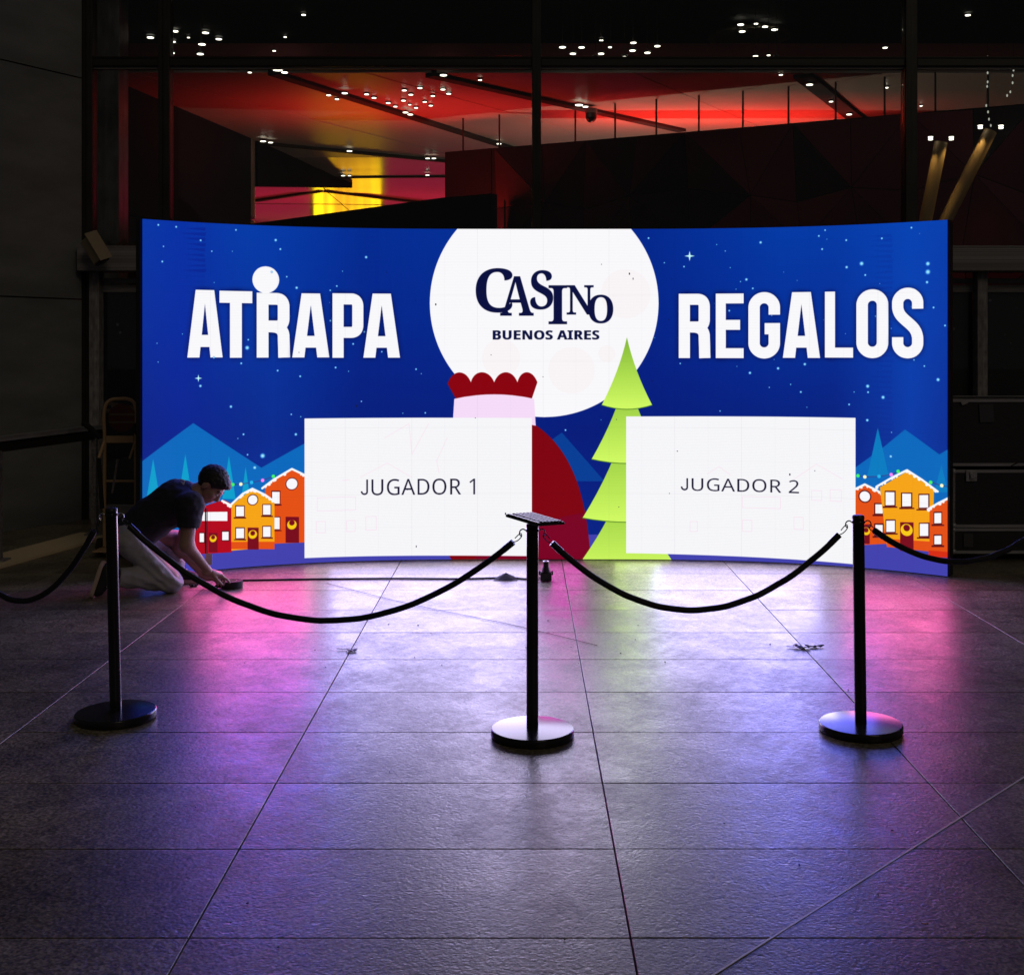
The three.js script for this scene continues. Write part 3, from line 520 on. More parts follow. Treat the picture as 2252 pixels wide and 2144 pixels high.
  const dN = elN.clone().sub(wrN).negate().normalize().add(V(0.55, 0.36, -0.25)).normalize(), upN = V(0.2, 1, 0.25).addScaledVector(dN, -V(0.2, 1, 0.25).dot(dN)).normalize();
  const dF = V(0.9, -0.12, 0.35).normalize(), upF = V(0.1, 1, 0.1).addScaledVector(dF, -V(0.1, 1, 0.1).dot(dF)).normalize();
  const handN = hand(wrN, dN, upN, [0.25, 0.62, 0.75, 0.85], -1, 0.5), handF = hand(wrF, dF, upF, [0.3, 0.35, 0.4, 0.45], 1, 0.3);
  part('body', [body, head, handN, handF], skin, man);
  // eyes and brows
  for (const s of [-1, 1]) { const e = part('eye', new THREE.SphereGeometry(0.0105, 14, 10).translate(s * 0.031, 0.004, 0.078).applyMatrix4(Hm), mat(0.5, 0.47, 0.44, 0.25), man); part('eyebrow', tube([V(s * 0.016, 0.028, 0.088), V(s * 0.032, 0.032, 0.084), V(s * 0.05, 0.026, 0.069)], 0.0035, 10, 6).applyMatrix4(Hm), mat(0.012, 0.009, 0.008, 0.8), man); }
  // hair: a cap with a fringe
  const hairF = (x, y, z) => { const shell = E3(0, 0.038, -0.018, 0.084, 0.1, 0.104)(x, y, z) + 0.003 * n3(x * 90, y * 22, z * 34) + 0.0016 * n3(x * 230, y * 40, z * 60), cut = Math.max(half(V(0, 0.04, 0.06), V(0, -0.75, 0.66))(x, y, z), half(V(0, -0.03, -0.02), V(0, -1, 0.55))(x, y, z)); const ear = E3(Math.sign(x) * 0.08, -0.008, 0.006, 0.03, 0.034, 0.026)(x, y, z); const front = smin(shell, E3(0, 0.075, 0.055, 0.06, 0.04, 0.045)(x, y, z) + 0.004 * n3(x * 80, y * 40, z * 40), 0.02); return Math.max(front, cut * 0.8, -ear, half(V(0, -0.055, 0), V(0, -1, 0.1))(x, y, z)); };
  part('hair', nets(hairF, V(-0.11, -0.1, -0.14), V(0.11, 0.16, 0.125), 0.0045).applyMatrix4(Hm), mat(0.008, 0.007, 0.007, 0.6), man);
  // t-shirt
  const wr = (x, y, z, a) => a * (n3(x * 9, y * 15, z * 9) + 0.5 * n3(x * 22, y * 22, z * 22));
  const tb = [cap(pel, wai, 0.138, 0.128), cap(wai, che, 0.13, 0.145), cap(che, nk, 0.14, 0.072), cap(shN, shF, 0.076, 0.076), cap(che, shN, 0.12, 0.074), cap(che, shF, 0.12, 0.074), cap(shN, elN, 0.075, 0.072), cap(shF, elF, 0.075, 0.072)], tF = blend(tb, 0.045);
  const uN = elN.clone().sub(shN).normalize(), uF = elF.clone().sub(shF).normalize(), hemN = pel.clone().sub(wai).normalize();
  const endN = half(shN.clone().lerp(elN, 0.55), uN), endF = half(shF.clone().lerp(elF, 0.55), uF), hem = half(pel.clone().addScaledVector(hemN, 0.035), hemN.clone().add(V(0.25, -0.35, 0)).normalize()), nkN = hd.clone().sub(nk).normalize(), neck = half(nk.clone().addScaledVector(nkN, 0.012), nkN), armN = cap(shN, elN, 0.09, 0.09), armF = cap(shF, elF, 0.09, 0.09);
  const nkCap = cap(nk, hd, 0.1, 0.13); const shirtF = (x, y, z) => { let d = tF(x, y, z) + wr(x, y, z, 0.0045); if (armN(x, y, z) < 0.01) d = Math.max(d, endN(x, y, z)); if (armF(x, y, z) < 0.01) d = Math.max(d, endF(x, y, z)); if (nkCap(x, y, z) < 0) d = Math.max(d, neck(x, y, z)); return Math.max(d, hem(x, y, z)); };
  part('t_shirt', nets(shirtF, V(-0.5, 0.1, -0.42), V(0.55, 0.98, 0.38), 0.009), mat(0.016, 0.017, 0.024, 0.85), man);
  // trousers
  const pF = blend([cap(pel, pel.clone().lerp(wai, 0.4), 0.132, 0.118), cap(hiN, knN, 0.108, 0.082), cap(knN, anN, 0.077, 0.062), cap(hiF, knF, 0.105, 0.078), cap(knF, anF, 0.074, 0.062)], 0.03), cutN = half(anN.clone().lerp(knN, 0.12), anN.clone().sub(knN).normalize()), cutF = half(anF.clone().lerp(knF, 0.15), anF.clone().sub(knF).normalize()), nearN = cap(knN, anN, 0.12, 0.12), nearF = cap(knF, anF, 0.12, 0.12), waist = half(pel.clone().lerp(wai, 0.35), wai.clone().sub(pel).normalize());
  const fold = (x, y, z) => { const t = (x - knN.x) * 0.75 + (y - knN.y) * 0.9; return 0.006 * Math.sin(t * 95 + 2.5 * n3(x * 5, y * 5, z * 5)) * Math.exp(-((x - knN.x + 0.08) ** 2 + (y - knN.y - 0.03) ** 2) / 0.02) + wr(x, y, z, 0.0055); };
  const trF = (x, y, z) => { let d = pF(x, y, z) + fold(x, y, z); if (nearN(x, y, z) < 0) d = Math.max(d, cutN(x, y, z)); if (nearF(x, y, z) < 0) d = Math.max(d, cutF(x, y, z)); return Math.max(d, waist(x, y, z), -y + 0.002); };
  part('trousers', nets(trF, V(-0.62, -0.01, -0.5), V(0.3, 0.6, 0.35), 0.009), mat(0.36, 0.36, 0.38, 0.85), man);
  // shoes: upper, midsole, laces
  function shoe(heel, toe, soleDir) {
    const u = toe.clone().sub(heel).normalize(), s = soleDir.clone().addScaledVector(u, -soleDir.dot(u)).normalize(), g = new THREE.Group(); g.name = 'shoe'; man.add(g); const L = heel.distanceTo(toe), P = (a, b) => heel.clone().addScaledVector(u, a * L).addScaledVector(s, b);
    const up = blend([cap(P(0.1, -0.035), P(0.85, -0.02), 0.038, 0.03), cap(P(0.12, -0.04), P(0.2, -0.085), 0.04, 0.044), cap(P(0.3, -0.06), P(0.75, -0.03), 0.036, 0.03)], 0.03), lo = heel.clone().min(toe).addScalar(-0.14), hi = heel.clone().max(toe).addScalar(0.14), sp = half(P(0, -0.008), s);
    part('upper', nets((x, y, z) => Math.max(up(x, y, z), sp(x, y, z)), lo, hi, 0.006), mat(0.015, 0.015, 0.017, 0.7), g);
    const so = cap(P(0.08, 0.0), P(0.9, 0.0), 0.045, 0.04), s0 = half(P(0, 0.016), s), s1 = half(P(0, -0.012), s.clone().negate()); part('sole', nets((x, y, z) => Math.max(so(x, y, z), s0(x, y, z), s1(x, y, z)), lo, hi, 0.006), mat(0.5, 0.38, 0.32, 0.7), g);
    for (const k of [0.42, 0.5, 0.58]) part('lace', rod(P(k, -0.094 + (k - 0.42) * 0.14).add(V(0, 0, 0.022)), P(k + 0.02, -0.096 + (k - 0.42) * 0.14).add(V(0, 0, -0.022)), 0.004, 8), mat(0.55, 0.55, 0.58, 0.7), g);
  }
  shoe(J(226, 1243, 7.97), J(203, 1309, 7.95), V(-1, -0.35, 0.1)); const hF = anF.clone().add(V(-0.05, 0, 0)).setY(0.018); shoe(hF, hF.clone().add(V(0.2, 0, -0.02)), V(0, -1, 0));
  // lanyard with badge, print on the back of the collar
  const l0 = J(450, 1118, 8.12), l1 = J(454, 1218, 8.1); part('lanyard', [slab([l0.x, l0.z], [l0.x + 0.008, l0.z], l1.y, l0.y, 0.003), slab([l0.x + 0.012, l0.z + 0.004], [l0.x + 0.018, l0.z + 0.004], l1.y, l0.y, 0.003)], M.blackMatte, man); part('badge', box(0.045, 0.075, 0.003, l1.x + 0.012, l1.y - 0.035, l1.z, 0.001), mat(0.6, 0.55, 0.6, 0.5), man, null);
  const pr = J(402, 1060, 8.06); part('shirt_print', [rod(pr.clone().add(V(-0.02, 0.018, 0)), pr.clone().add(V(0.012, 0.01, 0.008)), 0.004, 8), rod(pr.clone().add(V(0.012, 0.01, 0.008)), pr.clone().add(V(0.006, -0.014, 0.016)), 0.004, 8), rod(pr.clone().add(V(-0.01, 0.004, 0.01)), pr.clone().add(V(0.006, -0.014, 0.016)), 0.0035, 8)], mat(0.6, 0.6, 0.62, 0.7), man);
}

// ---------- glass front of the building ----------
const FZ = -11.6;
{
  const t = thing('glass_front', 'tall dark framed glass front of the building behind the video wall', 'glass facade', V(0, 0, FZ));
  const xs = [[-4.02, 0.1], [-3.31, 0.105], [0.13, 0.085], [3.59, 0.115], [7.05, 0.11]];
  for (const [x, w] of xs) { part('mullion', box(w, 7, 0.14, x, 3.5, 0, 0.006), M.frame, t); part('cover_strip', box(w * 0.35, 7, 0.02, x - w * 0.28, 3.5, 0.079), M.frame, t); }
  for (let i = 0; i < 4; i++) {
    const a = xs[i][0] + xs[i][1] / 2, b = xs[i + 1][0] - xs[i + 1][1] / 2, w = b - a, c = (a + b) / 2;
    part('transom', [box(w, 0.085, 0.13, c, 4.225, 0, 0.005), box(w, 0.012, 0.15, c, 4.262, 0.0)], M.frame, t);
    part('glass_pane', box(w - 0.004, 1.66, 0.012, c, 3.35, 0), M.glass, t); part('glass_pane', box(w - 0.004, 2.68, 0.012, c, 5.63, 0), M.glass, t);
    part('pane_bead', box(w, 0.02, 0.04, c, 4.17, 0.02), M.frameGrey, t);
  }
  part('door_header', [box(11.1, 0.23, 0.3, 1.5, 2.395, 0.1, 0.008), box(11.1, 0.012, 0.31, 1.5, 2.5, 0.1)], M.frameGrey, t);
}
const decal = (k) => {
  const cv = document.createElement('canvas'); cv.width = 384; cv.height = 768; const g = cv.getContext('2d'); g.fillStyle = 'rgb(30,28,44)'; g.fillRect(0, 0, 384, 768); let q = k; const rr = () => ((q = (q * 16807) % 2147483647) / 2147483647);
  g.fillStyle = 'rgb(125,122,130)'; for (let i = 0; i < 26; i++) { g.beginPath(); g.arc(rr() * 384, rr() * 560, 1.5 + 4 * rr() ** 3, 0, 7); g.fill(); }
  g.lineWidth = 13; g.strokeStyle = 'rgb(118,104,92)'; for (const o of [0, 26]) { g.beginPath(); k % 2 ? g.moveTo(0, 400 + o) : g.moveTo(384, 300 + o); k % 2 ? g.quadraticCurveTo(210, 420 + o, 330, 560 + o) : g.quadraticCurveTo(210, 330 + o, 60, 430 + o); g.stroke(); }
  g.fillStyle = 'rgb(100,26,34)'; g.beginPath(); g.ellipse(70, 455, 48, 52, 0, 0, 7); g.fill(); g.fillStyle = 'rgb(120,110,100)'; g.fillRect(24, 440, 92, 6); g.fillRect(24, 468, 92, 6); g.beginPath(); g.arc(150, 330, 13, 0, 7); g.fill();
  g.lineWidth = 8; g.strokeStyle = 'rgb(105,96,94)'; for (const o of [0, 22, 44]) { g.beginPath(); g.moveTo(300 + o, 480); g.bezierCurveTo(240 + o, 560, 330 + o, 600, 250 + o, 690); g.stroke(); }
  const t = new THREE.CanvasTexture(cv); t.colorSpace = THREE.SRGBColorSpace; return t;
};
function doorLeaf(x0, x1, k, label) {
  const w = x1 - x0, t = thing('glass_door', label, 'door', V((x0 + x1) / 2, 0, FZ + 0.02), 'glass doors under the header');
  part('top_rail', [box(w, 0.07, 0.05, 0, 2.13, 0, 0.004), box(w, 0.05, 0.03, 0, 2.2, 0)], M.frameGrey, t); part('bottom_rail', box(w, 0.12, 0.05, 0, 0.07, 0, 0.004), M.frameGrey, t);
  part('window_film', box(w, 1.96, 0.004, 0, 1.114, -0.012), mat(0.75, 0.75, 0.75, 0.5, { map: decal(k) }), t); part('glass_pane', box(w, 1.962, 0.008, 0, 1.1135, 0.004), M.glass, t);
}
doorLeaf(-3.9, -2.9, 3, 'glass door with dark festive film behind the beige trolley'); doorLeaf(3.2, 4.17, 5, 'glass door with dark film just right of the video wall'); doorLeaf(4.27, 5.4, 8, 'glass door with dark festive film at the right edge');
doorLeaf(-2.86, 3.16, 11, 'wide dark glass doors hidden behind the video wall');
{
  const post = (x, label) => { const m = solo('door_post', box(0.094, 2.28, 0.13, 0, 1.14, 0, 0.006), M.frameGrey, label, 'door post', 'grey door posts'); m.position.set(x, 0, FZ + 0.08); };
  post(-3.93, 'grey door post beside the beige trolley'); post(4.22, 'grey door post between the two right-hand glass doors');
}
{   // angled concrete-panel wall at the left edge
  const d = [0.491, 0.871], P = (t) => [-4.06 - d[0] * t, -11.5 + d[1] * t], t = thing('panel_wall', 'grey concrete panel wall at the left edge beside the glass front', 'wall', V(0, 0, 0));
  const rows = [[0, 2.02], [2.032, 4.05], [4.062, 6.2]], cols = [[0.02, 0.985], [1.0, 2.6], [2.615, 4.2]];
  for (const [y0, y1] of rows) for (const [a, b] of cols) part('wall_panel', slab(P(a), P(b), y0, y1, 0.05), M.wall, t);
  part('wall_core', slab([P(0.05)[0] - 0.12, P(0.05)[1] - 0.07], [P(4.2)[0] - 0.12, P(4.2)[1] - 0.07], 0, 6.2, 0.16), M.dark, t);
}
{   // handrail on its pale plinth
  const A = V(-4.25, 0, -7.4), B = V(-3.56, 0, -10.55), u = B.clone().sub(A), t = thing('handrail', 'dark metal railing with a flat rail on a pale plinth at left', 'railing', A);
  const P = (k, y) => u.clone().multiplyScalar(k).setY(y);
  part('top_rail', slab([0, 0], [u.x, u.z], 0.9, 0.935, 0.07), M.alu, t); part('under_rail', slab([0, 0], [u.x, u.z], 0.82, 0.896, 0.035), M.frame, t);
  for (const k of [0.07, 0.57, 0.97]) { const q = P(k, 0); part('post', [box(0.042, 0.82, 0.06, q.x, 0.42, q.z, 0.004), box(0.13, 0.012, 0.13, q.x, 0.028, q.z)], M.frameGrey, t); }
  part('plinth', slab([0 - 0.02, 0], [u.x - 0.02, u.z], 0.0015, 0.022, 0.34), M.kerb, t);
}
{   // bulkhead-mounted camera on the left jamb
  const t = thing('security_camera', 'beige boxy security camera on the left jamb above the door header', 'security camera', at(208, 548, 11.2));
  t.rotation.set(0.35, -0.5, 0.62 - Math.PI / 2);
  part('body', box(0.24, 0.11, 0.12, 0, 0, 0, 0.01), M.beige, t); part('sun_shield', box(0.28, 0.012, 0.14, -0.006, 0.064, 0, 0.004), M.beige, t); part('front_glass', box(0.03, 0.095, 0.105, 0.126, 0, 0, 0.008), M.blackGloss, t); part('bracket', [rod(V(-0.06, -0.05, 0), V(-0.12, -0.1, -0.1), 0.014), cyl(0.04, 0.04, 0.02).translate(-0.13, -0.105, -0.11)], M.frameGrey, t);
}
{   // hand trolley
  const z = -9.6, p = (X, Y, dd = 9.6) => at(X, Y, dd), t = thing('hand_trolley', 'beige tubular folding trolley standing upright left of the video wall', 'trolley', V(-3.1, 0, z)), o = V(-3.1, 0, z), q = (...a) => p(...a).sub(o);
  const L = q(229, 1215), R_ = q(298, 1215); L.y = R_.y = 0.06;
  part('frame', tube([L, q(229, 1100), q(229, 960), q(228, 910), q(233, 888), q(244, 879), q(262, 877), q(283, 878), q(294, 886), q(299, 905), q(298, 960), q(298, 1100), R_], 0.0135, 120, 10), M.tan, t);
  part('cross_plate', box(0.21, 0.052, 0.02, (L.x + R_.x) / 2, q(0, 966).y, 0), M.tan, t); part('cross_bar', rod(q(229, 1058), q(298, 1058), 0.009), M.tan, t);
  part('rear_tube', rod(q(229, 970, 9.5), q(216, 1008, 9.4), 0.012), M.tan, t); part('rear_tube', rod(q(297, 970, 9.5), q(284, 1008, 9.4), 0.009), M.tan, t);
  part('sleeve', rod(q(216, 1009, 9.4), q(224, 1118, 9.4), 0.016), M.blackMatte, t); part('strut', rod(q(258, 1010), q(246, 1085), 0.01), M.frameGrey, t); part('grip', rod(q(182, 928, 9.5), q(219, 962, 9.55), 0.022), M.blackMatte, t);
  part('strap', box(0.035, 0.09, 0.04, q(301, 0).x, q(0, 942).y, 0.01, 0.012), M.blackMatte, t);
  part('toe_plate', box(0.3, 0.012, 0.2, (L.x + R_.x) / 2, 0.05, 0.09, 0.004), M.tan, t);
  for (const s of [L, R_]) part('wheel', cyl(0.06, 0.06, 0.04, 28).rotateZ(Math.PI / 2).translate(s.x + (s === L ? -0.04 : 0.04), 0.062, -0.03), M.rubber, t);
}
// ---------- flight cases at right ----------
function flightCase(label, x, y, z, w, h, d, latch) {
  const t = thing('flight_case', label, 'flight case', V(x, y, z), 'stacked flight cases right of the screen'), e = 0.022;
  part('shell', box(w - 0.01, h - 0.01, d - 0.01, w / 2, h / 2, -d / 2), M.caseBody, t);
  const bars = []; for (const yy of [e / 2, h - e / 2]) for (const zz of [-e / 2, -d + e / 2]) bars.push(box(w - 0.06, e, e, w / 2, yy, zz)); part('edge_trim', bars, M.alu, t);
  for (const xx of [e / 2, w - e / 2]) for (const zz of [-e / 2, -d + e / 2]) part('corner_trim', box(e, h - 0.06, e, xx, h / 2, zz), M.frameGrey, t);
  for (const xx of [0.014, w - 0.014]) for (const yy of [0.014, h - 0.014]) part('ball_corner', new THREE.SphereGeometry(0.024, 12, 10).translate(xx, yy, -0.016), M.alu, t);
  for (const lx of latch) { part('latch', [box(0.085, 0.085, 0.012, lx, h - 0.045, 0.004, 0.012), box(0.03, 0.05, 0.016, lx, h - 0.045, 0.012, 0.004), cyl(0.012, 0.012, 0.02, 12).rotateX(Math.PI / 2).translate(lx, h - 0.045, 0.016)], M.alu, t); }
  return t;
}
const CZ = -9.3, cx = 3.2;
const lowc = flightCase('black flight case with silver edges and a latch, middle of the stack', cx, 0.25, CZ, 1.25, 0.43, 0.6, [0.14, 0.95]);
const topc = flightCase('dark flight case on top of the stack, with a small clear pouch', cx - 0.03, 0.705, CZ - 0.02, 1.3, 0.5, 0.6, []);
part('pouch', box(0.105, 0.135, 0.004, 0.31, 0.38, 0.004), mat(0.07, 0.075, 0.085, 0.25), topc, null, [0, 0, 0.05]); part('pouch_contents', box(0.05, 0.03, 0.006, 0.3, 0.39, 0.009, 0.002), M.paper, topc, null, [0, 0, 0.4]);
const dol = flightCase('black wheeled dolly case at the bottom of the stack', cx, 0.055, CZ - 0.005, 1.25, 0.19, 0.6, []);
part('label_paper', box(0.07, 0.1, 0.002, 0.12, 0.1, 0.004), mat(0.06, 0.06, 0.065, 0.6), dol); for (const xx of [0.12, 1.1]) for (const zz of [-0.08, -0.5]) part('caster', cyl(0.026, 0.026, 0.03, 20).rotateZ(Math.PI / 2).translate(xx, -0.028, zz), M.rubber, dol);
solo('loop_cable', tube([V(3.62, 0.705, CZ + 0.02), V(3.68, 0.735, CZ + 0.03), V(3.76, 0.74, CZ + 0.03), V(3.84, 0.71, CZ + 0.02), V(3.86, 0.685, CZ + 0.03)], 0.004, 40, 8), M.rubber, 'thin black cable loop lying between the upper two flight cases', 'cable');

// ---------- inside the building ----------
const HC = 4.4;
{
  const t = new THREE.Group(); t.name = 'interior_ceiling'; tag(t, null, null, null, 'structure'); scene.add(t);
  // panels between the slanting joints, each a thin board with its own slight pitch: plan corners (x, depth)
  const F = 12.83, B = 18.6, xf = [-6.5, -4.0, -2.58, -1.62, -0.95, 1.14, 2.87, 7.4], xb = [-6.5, -0.95, 0.4, 2.2, 3.9, 4.6, 5.75, 9.5];
  const board = (q, y, tilt, m) => { const up = (p) => y + tilt * (p[1] - q[0][1]), c = q.reduce((s, p) => [s[0] + p[0] / 4, s[1] + p[1] / 4], [0, 0]), sh = (p) => [c[0] + (p[0] - c[0]) * 0.998, c[1] + (p[1] - c[1]) * 0.998]; const s = q.map(sh); part('ceiling_panel', prism8([...s.map((p) => [p[0], up(p), -p[1]]), ...s.map((p) => [p[0], up(p) + 0.06, -p[1]])]), m, t); };
  for (let i = 0; i < 7; i++) board([[xf[i], F], [xf[i + 1], F], [xb[i + 1], B], [xb[i], B]], HC + (i % 2) * 0.004, 0, M.ceilNear);
  const rows = [[[-9, B + 0.02], [-3.7, B + 0.02], [10, B + 0.02]], [[-9, 19.6], [-3.5, 19.7], [10, 19.7]], [[-9, 20.7], [-3.1, 20.7], [10, 20.6]], [[-9, 21.7], [-3.5, 21.8], [10, 22.0]], [[-9, 22.6], [-3.57, 22.7], [10, 25.5]], [[-9, 24.6], [-3.6, 24.9], [10, 27]], [[-9, 29], [-3.6, 29], [10, 29]]];
  for (let i = 0; i < 6; i++) for (let k = 0; k < 2; k++) { const a = rows[i], b = rows[i + 1]; board([a[k], a[k + 1], b[k + 1], b[k]], HC, [-0.012, -0.02, -0.004, -0.016, 0.003, -0.004][i], M.ceil); }
  part('ceiling_edge', box(14.5, 0.24, 0.06, 0.6, HC + 0.17, -F + 0.02), mat(0.3, 0.07, 0.07, 0.7), t);
  part('ceiling_back', box(22, 0.1, 17, 0.5, HC + 0.22, -21.5), M.dark, t);
  part('upper_ceiling', box(16, 0.1, 12, 1, 5.25, -17.8), M.blackMatte, t);
}
solo('interior_floor', box(22, 0.006, 18, 0.5, -0.004, -20.9), M.dark, null, null, null, 'structure');
{ const g = [slab([-9.5, -29.4], [11, -29.4], 0, 5.3, 0.2), slab([-9.5, -12.4], [-9.5, -29.3], 0, 5.3, 0.2), slab([11, -12.0], [11, -29.3], 0, 5.3, 0.2), slab([-9.4, -12.4], [-4.2, -12.4], 0, 7, 0.2), slab([7.2, -11.9], [11, -11.9], 0, 7, 0.2)]; solo('interior_back_wall', g, mat(0.22, 0.02, 0.05, 0.6), 'deep red rear wall of the lobby seen far inside', 'wall'); }
function track(a, b, label, w = 0.13) { const P = (q) => { const d = 2750 * (HC - EYE) / (758 - q[1]); return [(q[0] - 1149) / 2750 * d, -d]; }; solo('ceiling_track', slab(P(a), P(b), HC - 0.035, HC + 0.03, w), M.blackMatte, label, 'ceiling track', 'dark light tracks across the lobby ceiling'); }
track([600, 157], [1130, 325], 'dark light track running down the ceiling left of the centre mullion'); track([945, 161], [1500, 284], 'dark light track crossing behind the centre mullion'); track([1766, 163], [1892, 264], 'wide dark track left of the right mullion', 0.2); track([555, 310], [985, 352], 'dark track over the top of the yellow glow', 0.1); track([735, 387], [985, 385], 'short level dark track across the yellow glow', 0.1); track([715, 418], [945, 446], 'lowest dark track across the yellow glow', 0.12); track([560, 440], [705, 418], 'short dark track left of the yellow glow', 0.1);
{ // yellow glowing wall far back, its ripples of light; its lamp stands just in front
  const tx = tex(256, (u) => { const a = fbm(u * 9, 0.5, 9, 4, 611), k = 0.05 + 1.25 * a; return [255 * Math.min(1, k + 0.2), 215 * Math.min(1, k * 1.05), 12]; }, true);
  const t = thing('light_wall', 'rippled yellow backlit wall glowing at the far end of the lobby', 'light wall', V(-4.05, 0, -28.9));
  part('glow_panel', box(1.55, 1.65, 0.05, 0, 3.49, 0), mat(0.1, 0.08, 0.01, 0.5, { emissive: C(1, 1, 1), emissiveMap: tx, emissiveIntensity: 4.2 }), t); part('frame', [box(0.06, 4, 0.1, -0.81, 2.1, 0), box(0.06, 4, 0.1, 0.81, 2.1, 0)], M.dark, t);
  const l = new THREE.RectAreaLight(C(1, 0.75, 0.05), 0.5, 1.5, 1.4); l.position.set(-4.05, 3.6, -28.85); l.lookAt(-4.05, 3.6, 0); scene.add(l);
}
for (const [x, w, label] of [[-7.1, 4.4, 'dim crimson backlit wall left of the yellow glow, far inside'], [-0.1, 6.2, 'dim crimson backlit wall right of the yellow glow, far inside']]) {
  const t = thing('light_wall', label, 'light wall', V(x, 0, -28.9)); part('glow_panel', box(w, 2.2, 0.05, 0, 3.2, 0), mat(0.1, 0.01, 0.02, 0.5, { emissive: C(0.26, 0.007, 0.035), emissiveIntensity: 1 }), t); part('frame', box(w + 0.1, 0.06, 0.1, 0, 2.06, 0), M.dark, t);
  const l = new THREE.RectAreaLight(C(1, 0.03, 0.12), 0.3, w, 2.1); l.position.set(x, 3.2, -28.8); l.lookAt(x, 3.2, 0); scene.add(l);
}
function redTrough(x, y, z, w, I, label) { const t = thing('light_trough', label, 'light trough', V(x, y, z), 'red light troughs shining up at the ceiling'); part('tray', [box(w + 0.1, 0.02, 0.3, 0, -0.03, 0), box(w + 0.1, 0.18, 0.02, 0, 0.05, 0.14), box(w + 0.1, 0.18, 0.02, 0, 0.05, -0.14), box(0.02, 0.6, 0.28, w / 2 + 0.04, 0.26, 0), box(0.02, 0.3, 0.26, -w / 2 - 0.04, 0.11, 0)], M.dark, t); part('lamp', box(w, 0.015, 0.2, 0, -0.01, 0), mat(0.1, 0, 0, 0.5, { emissive: C(1, 0.03, 0.02), emissiveIntensity: 1 }), t); part('stand', [rod(V(-w / 2, 0, 0), V(-w / 2, -y, 0), 0.02, 8), rod(V(w / 2, 0, 0), V(w / 2, -y, 0), 0.02, 8)], M.dark, t); const l = new THREE.RectAreaLight(C(1, 0.03, 0.02), I, w, 0.2); l.position.set(x, y + 0.01, z); l.lookAt(x, 20, z); scene.add(l); }
redTrough(-1.35, 2.75, -14.8, 2.2, 46, 'red light trough left of the centre mullion, behind the dark low wall'); redTrough(2.3, 3.4, -15.3, 3.0, 55, 'red light trough right of the centre mullion, behind the dark bulkhead'); redTrough(-2.4, 2.6, -23.5, 5, 14, 'red light trough far back under the ceiling');
// dark masses inside
solo('interior_wall', [slab([-4.42, -12.9], [-3.73, -16.9], 3.02, HC, 0.12), slab([-4.42, -12.91], [-3.73, -16.91], 0, 3.0, 0.12)], M.soot, 'dark inner wall left of the round column', 'wall');
solo('round_column', [cyl(0.34, 0.34, 3.3, 40).translate(-4.0, 1.65, -17.05), cyl(0.345, 0.345, 1.06, 40).translate(-4.0, 3.87, -17.05)], mat(0.16, 0.13, 0.1, 0.35), 'dark round column with a warm lit edge inside at left', 'column');
solo('ceiling_fin', slab([-3.66, -17.1], [-2.98, -21.6], 3.77, HC - 0.003, 0.08, 4.32, HC - 0.003), M.soot, 'dark tapering fin under the ceiling, pointing at the yellow glow', 'ceiling fin');
solo('low_wall', [slab([-6.5, -16.2], [-3.3, -15.2], 0, 3.05, 0.1), slab([-3.3, -15.2], [-0.76, -12.76], 0, 3.07, 0.1, 0, 3.11), slab([-0.76, -12.76], [-0.28, -12.44], 0, 3.11, 0.1, 0, 3.11)], M.navy, 'dark low wall inside, just above the screen below the yellow glow', 'wall');
